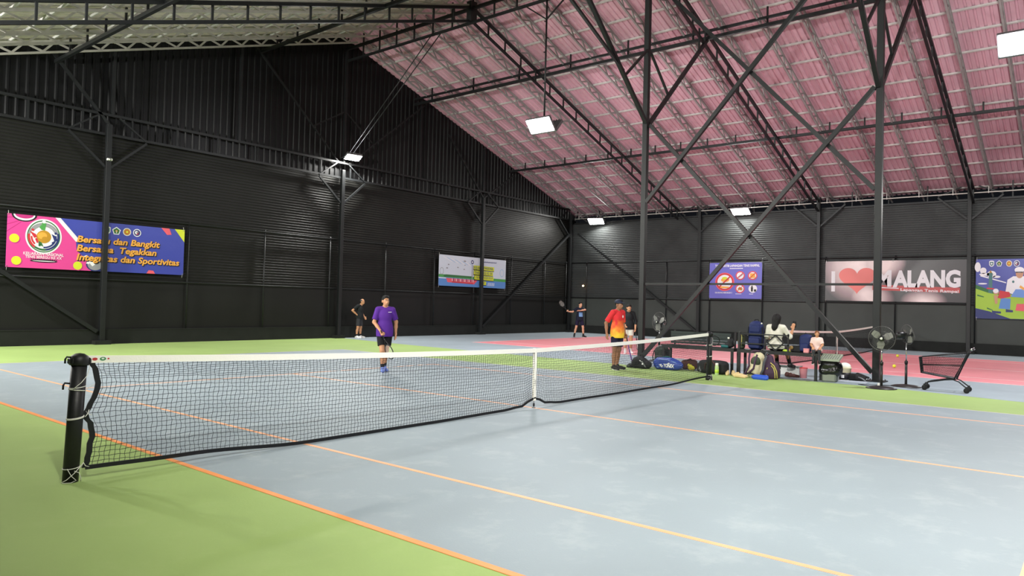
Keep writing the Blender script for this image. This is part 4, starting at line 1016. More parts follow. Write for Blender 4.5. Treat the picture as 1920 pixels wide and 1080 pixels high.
        for k_ in range(n):
            an_=2*PI*k_/n; pts.append(mid+up0*math.cos(an_)*L/2+x*math.sin(an_)*.046*S*(1 if math.cos(an_)>-.2 else .85))
        low=[p_-[0,0,.052*S] for p_ in pts]; hi=[p_-[0,0,.026*S] for p_ in pts]
        mb.add(low+hi,[tuple(range(n-1,-1,-1)),tuple(range(n,2*n))]+[(i,(i+1)%n,n+(i+1)%n,n+i) for i in range(n)],solec); mb.build('sole',so)
    return r,S
def racket(label, butt, d, nrm, frame='plastic_black', strings='rope_white', group=None):
    x,y,z=frame_from(d,nrm); M=Matrix(((x.x,y.x,z.x,butt[0]),(x.y,y.y,z.y,butt[1]),(x.z,y.z,z.z,butt[2]),(0,0,0,1)))
    r=thing('tennis_racket',label,'racket',mtx=M,group=group)
    mb=MB(); mb.lathe([(.017,0),(.0165,.01),(.0145,.02),(.0145,.17),(.012,.20)],'plastic_black',10); mb.build('grip',r)
    mb=MB(); cz=.51; a,b=.125,.168
    mb.tube([(a*math.sin(t),0,cz-b*math.cos(t)) for t in [2*PI*k/44 for k in range(44)]],.0105,frame,8,closed=True)
    for s in (-1,1): mb.tube([(0,0,.19),(s*.012,0,.23),(s*.035,0,.29),(s*.062,0,.345),(s*.085,0,.39)],.010,frame,8)
    mb.build('frame',r)
    mb=MB()
    for i in range(-7,8):
        q=i*.0155; zz=b*math.sqrt(max(0,1-(q/a)**2)); mb.tube([(q,0,cz-zz),(q,0,cz+zz)],.0009,strings,4,cap=False)
    for i in range(-9,10):
        q=i*.0172; xx=a*math.sqrt(max(0,1-(q/b)**2)); mb.tube([(-xx,0,cz+q),(xx,0,cz+q)],.0009,strings,4,cap=False)
    mb.build('string_bed',r); return r
def world(r, S, p): return (Matrix.Translation(r.location)@Matrix.Rotation(r.rotation_euler.z,4,'Z'))@(Vector(p)*S)
def wdir(r, p): return Matrix.Rotation(r.rotation_euler.z,3,'Z')@Vector(p)
def face_cam(x,y,turn=0): # rz so that the figure looks at the camera, then turned towards the photo's right
    return math.atan2(CAM_POS.y-y, CAM_POS.x-x)+PI/2+turn

# walking player in purple
x,y=7.32,5.66
r,S=person('person in a purple shirt and black shorts walking towards the net with a racket',(x,y,0),face_cam(x,y,.12),1.68,'skin_tan','shirt_purple','short_black','hair_black','shoe_blue','sock_black',
  J={'wr-1':(-.12,-.24,.93),'el-1':(-.245,-.03,1.12),'hd-1':(.35,-.25,-.8),'th-1':(1,-.3,.5),'el+1':(.26,.06,1.13),'wr+1':(.25,.0,.88),'kn-1':(-.06,-.12,.49),'an-1':(-.035,-.1,.085),'toe-1':(-.05,-.28,.03),'kn+1':(.055,.02,.49),'an+1':(.035,.16,.1),'toe+1':(.06,-.02,.03)},head=(.3,0),grip=(True,False),palm={-1:(.5,-.5,.2),1:(-.9,-.2,0)},build=.94,sleeve=.8,hem=.80,short_to=.72,res=.006)
mb=MB(); mb.p2([(.05,1.33),(.13,1.335),(.13,1.345),(.05,1.34)],'ink_white',.124); mb.build('chest_print',r,label='small white chest mark')
h_=world(r,S,(-.085,-.285,.865)); racket('racket held low by the person in the purple shirt',tuple(h_-wdir(r,(.34,-.22,-.8)).normalized()*.09),wdir(r,(.34,-.12,-.82)),wdir(r,(.75,.5,.3)))
# player in red and yellow, standing by the bags
x,y=12.45,2.72
r,S=person('person in red and yellow shirt and navy cap standing by the black bag',(x,y,0),face_cam(x,y,.75),1.74,'skin_brown','shirt_flame','short_navy','hair_black','shoe_black',None,
  J={'el-1':(-.27,.12,1.14),'wr-1':(-.30,.06,.90),'el+1':(.235,.05,1.13),'wr+1':(.225,-.04,.88),'an-1':(-.12,-.02,.085),'toe-1':(-.16,-.2,.03),'kn-1':(-.105,-.03,.48),'an+1':(.1,.1,.085),'kn+1':(.095,.03,.48),'toe+1':(.13,-.09,.03),'head':(0,-.04,1.595)},head=(.25,.05),build=.93,hairstyle='short',cap='cap_navy',sleeve=.85,hem=.78,short_to=.78,grip=(False,True),palm={-1:(.9,-.25,0),1:(-.9,-.25,0)},res=.006)
mb=MB(); mb.disc(.06,1.34,.022,'ink_white',.128,rz=.035); mb.build('chest_print',r,label='white chest badge')
mat('frame_violet',(110,60,150),.4)
h_=world(r,S,(.215,-.085,.80)); racket('racket with a violet frame hanging beside the leg of the person in red',tuple(h_+Vector((0,0,.06))),wdir(r,(.08,-.25,-.95)),Vector((-.45,.9,0)),'frame_violet')
# man in black top and white shorts behind the column
x,y=18.0,5.62
r,S=person('person in a black top and white shorts behind the black column, looking down',(x,y,0),face_cam(x,y,.15),1.66,'skin_tan','shirt_black','short_white','hair_black','shoe_white','sock_white',
  J={'head':(0,-.05,1.585),'el-1':(-.26,.02,1.13),'wr-1':(-.17,-.16,1.0),'el+1':(.25,-.0,1.13),'wr+1':(.22,-.12,.9)},head=(.1,.3),build=.95,sleeve=1.55,hem=.84,short_to=.62,res=.009)
racket('racket in the hand of the person in white shorts behind the column',tuple(world(r,S,(.22,-.14,.83))),wdir(r,(.1,-.25,-.95)),wdir(r,(1,0,0)))
# older man by the back wall
x,y=15.72,17.05
r,S=person('balding person in black shirt and grey shorts, hand on hip by the back wall',(x,y,0),face_cam(x,y,1.15),1.62,'skin_tan','shirt_black','short_grey','hair_grey','shoe_white','sock_black',
  J={'head':(0,-.12,1.585),'neck':(0,-.05,1.44),'chest':(0,-.03,1.25),'el-1':(-.30,.20,1.20),'wr-1':(-.17,-.0,.99),'el+1':(.24,.02,1.13),'wr+1':(.2,-.14,.93),'an-1':(-.17,.03,.085),'kn-1':(-.14,0,.47),'toe-1':(-.2,-.14,.03),'an+1':(.15,.0,.085),'kn+1':(.13,-.02,.47)},head=(0,.35),hairstyle='bald',fat=.035,build=1.0,sleeve=.7,hem=.86,short_to=.85,res=.009)
# hitting player
x,y=26.6,13.4
def navy_paint(c): return ((abs(c[:,0]-.02)<.10)&(c[:,2]<1.24)&(c[:,2]>1.02)&(c[:,1]<0)).astype(int)
r,S=person('person in dark sportswear swinging a racket on the far side of the pink court',(x,y,0),face_cam(x,y,.35),1.72,'skin_light',['shirt_navy','shirt_sky'],'short_navy','hair_black','shoe_black','sock_black',
  J={'el-1':(-.38,.0,1.24),'wr-1':(-.62,-.10,1.25),'hd-1':(-.8,-.1,.35),'th-1':(0,-.3,1),'el+1':(.18,-.28,1.36),'wr+1':(-.12,-.36,1.31),'hd+1':(-1,0,.0),'an-1':(-.20,.16,.10),'kn-1':(-.15,.05,.49),'toe-1':(-.27,0,.03),'an+1':(.21,-.02,.085),'kn+1':(.16,-.07,.48),'toe+1':(.25,-.2,.03),'head':(.02,-.04,1.60)},head=(.15,0),grip=(True,False),palm={-1:(.2,-.9,0),1:(0,-.5,-.8)},build=.94,sleeve=.75,hem=.82,short_to=.75,res=.009,shirt_paint=navy_paint)
racket('racket swung at shoulder height by the distant player on the pink court',tuple(world(r,S,(-.66,-.12,1.24))),wdir(r,(-.62,.05,.75)),wdir(r,(.1,-.9,.3)))
# seated woman on the bench, back to the camera
BZ=.63
x,y=14.0,-.74
r,S=person('long haired person in white shirt sitting on the bench, back turned, hand raised',(x,y,BZ-.49),PI/2+.05,1.64,'skin_tan','shirt_white','legging','hair_black','shoe_black',None,
  J={'pelvis':(0,0,.62),'waist':(0,.01,.77),'chest':(0,-.01,.95),'neck':(0,-.01,1.14),'head':(0,-.04,1.285),'sh-1':(-.175,0,1.09),'sh+1':(.175,0,1.09),
     'el-1':(-.30,-.12,.86),'wr-1':(-.33,-.26,1.05),'hd-1':(0,-.35,.9),'th-1':(1,0,0),'el+1':(.25,-.06,.84),'wr+1':(.16,-.26,.74),
     'hp-1':(-.09,-.02,.60),'hp+1':(.09,-.02,.60),'kn-1':(-.12,-.42,.56),'kn+1':(.13,-.42,.56),'an-1':(-.2,-.52,.17),'an+1':(.06,-.34,.16),'toe-1':(-.24,-.7,.09),'toe+1':(.06,-.52,.07),'belt':.74},hairstyle='long',seated=True,hem=.56,sleeve=1.25,long_pants=True,palm={-1:(0,-1,0),1:(-.5,0,-1)},head=(-.1,.05),res=.007,solec='shoe_black')
mb=MB(); mb.box(world(r,S,(-.33,-.40,1.17)),(.012,.075,.15),'plastic_black',bev=.004); tag(mb.build('phone'),'dark phone in the raised hand of the seated person','phone')
# child sitting on the bench end
x,y=14.0,-1.68
person('small child with brown hair in a pale shirt sitting on the bench end',(x,y,BZ-.275),-PI/2+.25,.95,'skin_tan','shirt_pale','short_grey','hair_brown','shoe_black',None,
  J={'pelvis':(0,0,.62),'waist':(0,.01,.77),'chest':(0,-.01,.95),'neck':(0,-.01,1.12),'head':(0,-.03,1.29),'sh-1':(-.165,0,1.07),'sh+1':(.165,0,1.07),
     'el-1':(-.22,-.06,.84),'wr-1':(-.16,-.26,.74),'el+1':(.22,-.06,.84),'wr+1':(.16,-.26,.74),
     'hp-1':(-.09,-.02,.60),'hp+1':(.09,-.02,.60),'kn-1':(-.11,-.42,.58),'kn+1':(.11,-.42,.58),'an-1':(-.11,-.46,.18),'an+1':(.11,-.46,.18),'toe-1':(-.13,-.64,.11),'toe+1':(.13,-.64,.11),'belt':.74},seated=True,hairstyle='child',head=(.1,.1),build=1.05,fat=.02,hem=.58,sleeve=.8,long_pants=True,palm={-1:(.5,0,-1),1:(-.5,0,-1)},res=.005)

# ================================================================== BENCHES
mat('bench_black',(28,29,30),.5,0,.4,noise=.15,nscale=8); mat('bench_green',(36,48,46),.55,0,.4)
U0,U1=13.75,14.2
def bench(lab, v0, v1):
    r=thing('bench',lab,'bench',((U0+U1)/2,(v0+v1)/2,0)); hw=(U1-U0)/2; L=(v1-v0)/2
    mb=MB()
    for k in range(4): mb.box((-hw+.055+k*(2*hw-.11)/3,0,BZ-.015),(.1,2*L,.03),'bench_black')
    mb.build('seat',r)
    mb=MB()
    for s in (-1,1): mb.box((s*(hw-.03),0,BZ-.055),(.05,2*L,.05),'bench_black'); mb.box((0,s*(L-.03),BZ-.055),(2*hw,.05,.05),'bench_black')
    mb.build('seat_frame',r)
    for sx in (-1,1):
        for sy in (-1,1):
            mb=MB(); mb.box((sx*(hw-.03),sy*(L-.05),(BZ-.03)/2),(.055,.055,BZ-.03),'bench_black'); mb.box((sx*(hw-.03),sy*(L-.05),.006),(.07,.07,.012),'bench_black'); mb.build('leg',r)
    return r,hw,L
r,hw,L=bench('black metal bench with dark slatted back behind the blue racket bag',.2,2.15)
mb=MB()
for k in range(5): mb.box((hw-.02,.1,BZ+.06+k*.065),(.02,2*L-.3,.058),'bench_green')
mb.build('back_slats',r)
for s in (-1,1):
    mb=MB(); mb.box((hw+.005,s*(L-.15),BZ+.18),(.03,.04,.4),'bench_black'); mb.build('back_post',r)
r,hw,L=bench('black metal bench with a diamond in its back rail on which the white-shirted person sits',-1.78,.12)
mb=MB(); mb.box((-hw+.0,L-.06,BZ+.21),(.05,.05,.42),'bench_black'); mb.build('back_post',r)
mb=MB(); mb.box((-hw+.0,-.28,BZ+.21),(.03,.03,.42),'bench_black'); mb.build('back_post',r)
for z in (.38,.15):
    mb=MB(); mb.box((-hw,L-.06-(L-.06+.30)/2,BZ+z),(.03,L-.06+.30,.028),'bench_black'); mb.build('back_rail',r)
mb=MB(); dc=(L-.06)-.88; q=.19
pts=[(-hw-.02,dc,BZ+.02+2*q*.95),(-hw-.02,dc-q,BZ+.02+q*.95),(-hw-.02,dc,BZ+.02),(-hw-.02,dc+q,BZ+.02+q*.95)]
for i in range(4): mb.bar(pts[i],pts[(i+1)%4],.03,.035,'bench_black',(1,0,0))
mb.build('diamond',r)

# ================================================================== BAGS AND BELONGINGS
mat('bag_black',(30,31,33),.7,0,.3,bump=.4,bscale=14); mat('bag_navy',(32,42,88),.65,0,.3,bump=.4,bscale=12); mat('bag_blue',(48,72,158),.45,0,.4,bump=.2,bscale=8); mat('bag_lightblue',(140,170,220),.45)
mat('bag_camo',(48,54,50),.75,0,.3,noise=.45,nscale=14,bump=.4,bscale=14); mat('bag_cream',(214,204,168),.7,0,.3,bump=.4,bscale=14); mat('bag_olive',(60,70,50),.7,bump=.4,bscale=14); mat('bag_plum',(66,44,66),.7,bump=.4,bscale=14); mat('bag_yellow',(196,182,100),.7)
mat('bag_redbrown',(80,46,42),.7,bump=.4,bscale=14); mat('bag_teal',(36,98,98),.7); mat('zip_grey',(130,132,136),.5); mat('strap_grey',(84,86,92),.75); mat('pouch_blue',(44,86,196),.5,bump=.5,bscale=14); mat('lime',(180,210,70),.6); mat('towel_yellow',(222,214,70),.7); mat('pale_green',(176,200,140),.35)
mat('bag_film',(18,18,19),.14,0,.6,bump=1.0,bscale=16); mat('bin_grey',(132,138,126),.5); mat('lid_grey',(150,158,142),.45); mat('cream',(226,214,180),.6); mat('pink_plastic',(226,150,156),.5); mat('paper_white',(214,214,210),.7); mat('red_plastic',(196,52,56),.45); mat('board',(176,184,196),.6)
mat('sandal',(216,190,140),.7); mat('brass',(150,120,70),.5)
def straps(r, pairs, m='bag_black', w=.02, name='strap'):
    for pts in pairs:
        mb=MB(); mb.tube(pts,w,m,8); mb.build(name,r)
FV=math.atan2(14.5,8.5)  # not a position: general heading of the row of belongings
# blue racket bag with large white lettering
r=thing('racket_bag','blue racket bag with white lettering lying in front of the dark backpack','sports bag',(13.5,1.82,0),-PI/2-.06)
sdf_mesh('body',[B((-.08,0,.155),(.28,.13,.15),.10),E((.2,0,.135),(.22,.12,.13)),E((-.30,0,.14),(.12,.12,.13)),E((0,0,.2),(.30,.10,.11))],.01,['bag_blue'],r,k=.05)
mb=MB(); mb.tube([(-.40,-.085,.20),(-.2,-.115,.262),(.05,-.118,.262),(.25,-.10,.21),(.40,-.05,.14)],.009,'bag_lightblue',6); mb.tube([(-.41,-.06,.14),(-.38,-.09,.10),(-.2,-.135,.05)],.008,'bag_lightblue',6); mb.build('piping',r,label='pale blue piping')
mb=MB()
mb.text('YONEX',-.06,.075,.085,'ink_white',.142,.31,bold=.05,shear=.1)
mb.p2([(-.20,.13),(-.12,.15),(-.10,.125),(-.15,.105)],'ink_white',.143); mb.p2([(-.20,.07),(-.12,.09),(-.07,.125),(-.09,.06),(-.15,.085)],'ink_white',.144); mb.p2([(-.17,.10),(-.10,.118),(-.12,.10)],'ink_white',.1445)
mb.p2([(.02,.155),(.14,.165),(.09,.195),(.04,.165)],'ink_white',.138); mb.build('lettering',r,label='white lettering')
straps(r,[[(-.2,0,.30),(-.1,-.03,.33),(.0,-.02,.335),(.1,0,.31)]],'bag_teal',.014,'handle')
# black racket bag by the column
r=thing('racket_bag','black racket bag with grey flash lying at the foot of the column','sports bag',(13.3,2.48,0),-PI/2-.1)
sdf_mesh('body',[B((-.05,0,.13),(.2,.14,.13),.09),E((.14,0,.11),(.16,.13,.11)),E((-.06,0,.22),(.16,.1,.10)),E((-.18,0,.12),(.09,.12,.12))],.01,['bag_black'],r,k=.05)
mb=MB(); mb.p2([(.06,.20),(.12,.20),(.24,.05),(.20,.05)],'zip_grey',.139); mb.p2([(.02,.22),(.05,.22),(.08,.17),(.05,.16)],'ink_white',.138); mb.p2([(.1,.15),(.15,.16),(.14,.11),(.1,.11)],'ink_white',.142); mb.build('print',r,label='grey and white printed flash')
straps(r,[[(-.12,-.10,.24),(-.10,-.14,.15),(-.11,-.145,.08)],[(-.02,-.1,.27),(.0,-.14,.2),(0,-.146,.12)],[(-.2,-.1,.05),(-.3,-.15,.02),(-.34,-.1,.015),(-.26,0,.02)],[(-.06,0,.31),(-.03,0,.36),(.03,0,.35),(.05,0,.3)]],'bag_black',.013)
# dark bundle next to the shoes
r=thing('jacket','dark crumpled jacket lying on the green strip between the shoes and the black racket bag','jacket',(13.35,2.82,0),.3)
sdf_mesh('cloth',[E((0,0,.05),(.13,.1,.06)),E((.1,.05,.04),(.1,.08,.045)),E((-.12,.03,.035),(.09,.07,.04)),C((-.1,-.05,.03),(.16,-.06,.02),.025)],.01,['bag_camo'],r,k=.03)
# dark camouflage backpack
r=thing('backpack','dark mottled backpack standing upright behind the blue racket bag','backpack',(14.55,2.55,0),-PI/2)
sdf_mesh('body',[B((0,0,.25),(.2,.13,.25),.10),E((0,0,.45),(.17,.12,.09)),],.012,['bag_camo'],r,k=.05)
sdf_mesh('front_pocket',[B((0,-.13,.16),(.15,.06,.13),.05)],.012,['bag_camo'],r)
mb=MB(); mb.tube([(-.12,-.06,.49),(-.04,-.08,.54),(.05,-.07,.55),(.12,-.04,.5)],.02,'zip_grey',8); mb.build('towel_roll',r,label='pale rolled edge on top'); straps(r,[[(-.06,.02,.53),(-.04,.02,.58),(.04,.02,.58),(.06,.02,.53)],[(-.18,-.1,.42),(-.22,-.12,.25),(-.19,-.1,.06)]],'bag_black',.014)
# red-brown bags behind
for lab,c,rz,s,m in (('small red-brown bag lying under the slatted bench beside the blue racket bag',(14.15,1.55,0),-.9,1.0,'bag_redbrown'),('low dark brown bag lying under the slatted bench behind the black duffel bag',(14.35,1.1,0),-1.3,.9,'bag_redbrown')):
    r=thing('bag',lab,'bag',c,rz); sdf_mesh('body',[B((0,0,.12*s),(.2*s,.13*s,.12*s),.08),E((.05,0,.2*s),(.15*s,.1*s,.06*s))],.012,[m],r,k=.04); straps(r,[[(-.1,-.05,.22*s),(0,-.1,.28*s),(.1,-.06,.22*s)]],'bag_black',.012,'handle')
r=thing('towel','crumpled yellow towel lying beside the blue racket bag','towel',(13.95,1.42,0),-1.4)
sdf_mesh('cloth',[E((0,0,.07),(.07,.06,.075)),E((.07,-.02,.05),(.05,.05,.055)),E((-.05,.03,.12),(.04,.04,.04))],.008,['towel_yellow'],r,k=.02)
# black duffel bag behind the far net post
r=thing('duffel_bag','long black duffel bag standing behind the far net post, green bottle before it','sports bag',(13.55,.62,0),-PI/2-.12)
sdf_mesh('body',[B((0,0,.16),(.37,.16,.155),.10),E((.1,0,.27),(.24,.12,.06)),E((-.22,0,.25),(.14,.12,.06))],.012,['bag_black'],r,k=.05)
sdf_mesh('end_pocket',[B((-.36,0,.13),(.05,.12,.11),.045)],.012,['bag_black'],r)
mb=MB(); mb.p2([(-.32,.08),(-.27,.09),(-.29,.18)],'zip_grey',.165); mb.p2([(-.30,.05),(-.25,.05),(-.255,.1)],'zip_grey',.165); mb.build('print',r,label='small grey mark'); straps(r,[[(-.15,-.16,.1),(-.13,-.17,.25),(0,-.13,.345),(.13,-.17,.25),(.15,-.16,.1)]],'bag_redbrown',.013,'handle')
r=thing('bottle','pale green bottle standing before the black duffel bag','bottle',(13.28,.42,0))
mb=MB(); mb.lathe([(.042,0),(.046,.01),(.046,.19),(.04,.22),(.03,.235)],'pale_green',18); mb.build('body',r); mb=MB(); mb.lathe([(.034,.23),(.036,.235),(.036,.275),(.03,.285)],'white_paint',16); mb.build('cap',r); mb=MB(); mb.lathe([(.0468,.05),(.0468,.13)],'lime',18); mb.build('label',r)
# shoes on the ground
def shoe_pair(lab,u,v,rz,m='sandal'):
    r=thing('shoes',lab,'shoes',(u,v,0),rz)
    for s in (-1,1):
        o=sdf_mesh('shoe',[C((s*.07,.09,.05),(s*.07,-.02,.05),.044,.043),C((s*.07,.085,.06),(s*.07,.075,.10),.04,.036),C((s*.07,-.03,.04),(s*.075,-.13,.03),.043,.034)],.008,[m],r,sub=[C((s*.07,.08,.09),(s*.07,.07,.15),.028)],clips=[((0,0,.0),(0,0,-1.))],k=.02)
shoe_pair('cream shoes lying by the bench end near the black duffel bag',13.5,.17,-1.2); shoe_pair('cream shoes standing before the bench legs beside the cream backpack',13.12,-.22,.1)
# on the bench: teal and white racket bag, olive bag, navy backpack
r=thing('racket','dark racket with white grip lying on the bench behind the far net post','racket',(13.95,.78,BZ),.4)
mb=MB(); mb.torus((0,0,.16),.12,.012,'plastic_black',(1,.2,.1),28,6); mb.build('frame',r); mb=MB(); mb.tube([(0,.05,.04),(0,.12,.03),(0,.22,.02)],.014,'white_paint',8); mb.build('grip',r)
r=thing('bag','teal and black shoulder bag with white tag slumped on the bench','bag',(13.95,.42,BZ),-PI/2)
sdf_mesh('body',[E((0,0,.06),(.14,.1,.06)),E((.06,0,.14),(.08,.07,.11))],.01,['bag_black'],r,k=.04); sdf_mesh('base_panel',[B((-.06,-.05,.04),(.1,.06,.035),.03)],.01,['bag_teal'],r,label='teal lower panel')
straps(r,[[(.03,0,.24),(.1,-.02,.2),(.15,-.02,.1),(.18,-.02,.02)],[(0,0,.22),(.02,-.02,.27),(.07,-.02,.26)]],'bag_black',.013); mb=MB(); mb.box((.03,-.07,.25),(.05,.01,.04),'white_paint',bev=.004); mb.build('luggage_tag',r)
r=thing('racket_bag','narrow olive racket bag with yellow piping standing upright on the bench','sports bag',(14.0,.1,BZ),-PI/2)
sdf_mesh('body',[B((0,0,.17),(.07,.09,.17),.05)],.01,['bag_olive'],r); straps(r,[[(-.05,-.085,.03),(-.055,-.09,.2),(-.03,-.08,.33),(0,-.07,.345),(.03,-.08,.33),(.03,-.09,.1)]],'bag_yellow',.009,'piping')
r=thing('backpack','tall navy backpack standing on the bench beside the seated person','backpack',(13.98,-.27,BZ),-PI/2)
sdf_mesh('body',[B((0,0,.30),(.175,.12,.30),.09),E((0,-.02,.60),(.16,.12,.10))],.012,['bag_navy'],r,k=.05); sdf_mesh('front_pocket',[B((0,-.13,.16),(.14,.05,.13),.045)],.012,['bag_navy'],r); sdf_mesh('top_pocket',[B((0,-.10,.5),(.13,.05,.09),.04)],.012,['bag_navy'],r)
straps(r,[[(-.05,0,.67),(-.04,0,.73),(.04,0,.73),(.05,0,.67)],[(-.165,-.08,.55),(-.18,-.1,.35),(-.17,-.08,.1)],[(.165,-.08,.55),(.185,-.1,.35),(.17,-.08,.1)]],'bag_black',.014)
mb=MB(); mb.ell((-.165,-.12,.34),(.02,.02,.015),'chrome',10,6); mb.ell((.16,-.1,.64),(.02,.015,.02),'white_paint',10,6); mb.build('buckle',r,label='pale buckles')
r=thing('bag','black camera bag beside lime cloth on the bench right of the seated person','bag',(13.98,-1.17,BZ),-PI/2)
sdf_mesh('body',[B((.06,0,.075),(.12,.09,.075),.03)],.01,['bag_black'],r); mb=MB(); mb.cyl((-.03,-.09,.1),(-.03,-.12,.1),.045,'brass',16); mb.build('round_pocket',r,label='brown round front')
r=thing('towel','lime green cloth lying on the bench beside the black camera bag','towel',(13.9,-1.03,BZ),0)
sdf_mesh('cloth',[E((0,0,.015),(.06,.1,.02)),E((.02,.04,.03),(.04,.05,.02))],.007,['lime'],r,k=.02)
r=thing('backpack','dark blue backpack standing on the bench end beside the child','backpack',(14.02,-1.42,BZ),-PI/2)
sdf_mesh('body',[B((0,0,.2),(.13,.1,.2),.07),E((.03,0,.36),(.12,.09,.07))],.012,['bag_navy'],r,k=.04); sdf_mesh('front_pocket',[B((0,-.1,.12),(.1,.04,.09),.035)],.012,['bag_navy'],r); straps(r,[[(-.04,0,.4),(0,0,.46),(.05,0,.41)]],'bag_black',.012,'handle')
r=thing('box','small pink plastic box on the front edge of the bench end','box',(13.83,-1.5,BZ),-PI/2); mb=MB(); mb.box((0,0,.045),(.12,.08,.09),'pink_plastic',bev=.012); mb.build('body',r); mb=MB(); mb.box((0,0,.095),(.125,.085,.015),'pink_plastic',bev=.005); mb.build('lid',r)
# backpacks leaning on the bench front
r=thing('backpack','cream and black backpack leaning against the bench front','backpack',(13.52,-.46,0),-PI/2); r.scale=(1.05,1,1.12)
sdf_mesh('body',[C((0,-.06,.16),(.02,.08,.40),.17,.13),B((0,0,.10),(.19,.13,.10),.07)],.012,['bag_cream'],r,k=.06,clips=[((0,0,.0),(0,0,-1.))]); sdf_mesh('front_pocket',[E((.02,-.12,.34),(.11,.07,.11))],.012,['bag_olive'],r)
straps(r,[[(-.14,-.06,.5),(-.12,-.16,.40),(-.09,-.22,.25),(-.15,-.24,.12),(-.2,-.22,.03)],[(.05,-.12,.48),(.04,-.21,.35),(.02,-.25,.2),(-.08,-.27,.1)],[(-.13,0,.52),(-.05,.02,.56),(.05,.02,.55)]],'bag_plum',.022); straps(r,[[(-.2,-.17,.08),(-.05,-.26,.1),(.1,-.24,.06),(.18,-.18,.07)]],'bag_black',.016,'belt')
r=thing('backpack','dark plum backpack with yellow piping leaning against the bench, right of the cream one','backpack',(13.5,-.84,0),-PI/2); r.scale=(1.05,1,1.05)
sdf_mesh('body',[C((-.05,-.04,.14),(-.1,.08,.44),.15,.09),B((0,0,.12),(.16,.13,.12),.08),E((.08,-.04,.2),(.09,.10,.17))],.012,['bag_plum'],r,k=.06,clips=[((0,0,.0),(0,0,-1.))])
straps(r,[[(.0,-.13,.36),(.08,-.14,.30),(.14,-.14,.18),(.15,-.12,.03)],[(.02,-.14,.30),(.08,-.155,.24),(.11,-.155,.14),(.11,-.14,.03)],[(-.06,-.15,.25),(-.08,-.17,.12),(-.05,-.17,.03)]],'bag_yellow',.012,'piping'); straps(r,[[(-.12,-.04,.5),(-.15,-.12,.35),(-.14,-.2,.2),(-.2,-.2,.06)],[(-.1,.06,.53),(-.13,.0,.57),(-.17,.03,.5)]],'strap_grey',.024)
r=thing('pouch','bright blue fabric pouch lying on the green strip before the backpacks','pouch',(13.08,-.72,0),-PI/2-.1)
sdf_mesh('body',[B((0,0,.05),(.17,.08,.045),.035,R=Rx(.25)),E((-.12,0,.05),(.1,.08,.05)),E((.14,-.02,.035),(.06,.06,.035))],.009,['pouch_blue'],r,k=.03)
# under the bench
r=thing('crate','white paper-covered crate lying under the bench behind the seated person','crate',(14.95,-.75,0),-PI/2)
mb=MB(); mb.box((0,0,.11),(.55,.3,.22),'paper_white',bev=.015); mb.build('body',r); mb=MB(); mb.box((0,0,.225),(.57,.32,.012),'paper_white'); mb.build('lid',r)
r=thing('bucket','pale pink bucket with dark lid standing under the bench end','bucket',(14.35,-1.28,0)); mb=MB(); mb.lathe([(.075,0),(.09,.22),(.094,.225),(.094,.235)],'pink_plastic',20); mb.build('body',r); mb=MB(); mb.lathe([(.096,.23),(.096,.25),(.0,.255)],'red_plastic',20); mb.build('lid',r)
shoe_pair('pale slippers lying under the bench next to the pink bucket',14.3,-1.02,.8,'bag_redbrown')
# litter bin with a black bag hanging over it
r=thing('litter_bin','grey litter bin with a black bag folded over its rim, at the bench end','bin',(14.0,-1.98,0),-PI/2)
mb=MB(); mb.box((0,0,.25),(.30,.26,.5),'bin_grey',bev=.03); mb.build('body',r)
sdf_mesh('bin_bag',[B((0,0,.33),(.20,.17,.16),.10),E((.17,0,.30),(.10,.14,.17)),E((-.08,-.08,.22),(.13,.10,.07)),E((.08,-.09,.25),(.13,.09,.08)),E((0,-.1,.38),(.17,.08,.08)),E((-.16,-.03,.28),(.07,.12,.13))],.012,['bag_film'],r,k=.04)
mb=MB(); 
for k in range(9): mb.box((-.20+k*.05,-.0,.55),(.022,.30,.02),'lid_grey',R=Matrix.Rotation(.35,3,'X'))
mb.box((0,-.15,.50),(.46,.03,.05),'lid_grey'); mb.box((0,.15,.605),(.46,.03,.05),'lid_grey')
for s in (-1,1): mb.box((s*.22,0,.553),(.03,.33,.05),'lid_grey',R=Matrix.Rotation(.34,3,'X'))
mb.box((0,0,.53),(.42,.30,.012),'bin_grey',R=Matrix.Rotation(.34,3,'X')); mb.build('lid',r,label='slotted grey lid tray')
r=thing('bucket','cream bucket with a black printed label standing beside the litter bin','bucket',(14.6,-2.14,0)); mb=MB(); mb.lathe([(.12,0),(.135,.28),(.145,.285),(.145,.31),(.135,.315)],'cream',24); mb.build('body',r); mb=MB(); mb.lathe([(.1235,.03),(.1305,.19)],'ink_black',24); mb.build('label_band',r,label='black label'); mb=MB(); mb.ell((0,0,.33),(.13,.13,.09),'white_fabric',14,8); mb.build('contents',r,label='white crumpled cloth on top'); mb=MB(); mb.add([(-.1295,-.02,.07),(-.1295,.05,.07),(-.131,.05,.14),(-.131,-.02,.14)],[(0,1,2,3)],'ink_white'); mb.build('label_print',r)
r=thing('bag','slumped black bag with red end lying between the cream bucket and the fan','bag',(14.6,-2.42,0),-PI/2-.1); r.scale=(.85,.85,.85)
sdf_mesh('body',[B((-.1,0,.11),(.14,.12,.10),.07),C((0,0,.2),(.28,-.02,.13),.045,.03),C((0,-.05,.09),(.26,-.05,.03),.07,.03),E((.05,0,.1),(.17,.1,.09))],.012,['bag_black'],r,k=.04); sdf_mesh('end_panel',[B((-.235,0,.1),(.02,.09,.09),.02)],.01,['red_plastic'],r,label='red end'); straps(r,[[(.05,-.1,.13),(.16,-.12,.1),(.24,-.1,.04)]],'zip_grey',.016)
r=thing('board','flat pale board lying on the ground beneath the slumped black bag','board',(14.3,-2.4,.004),.05); mb=MB(); mb.box((0,0,.012),(.34,.6,.02),'board'); mb.build('panel',r)
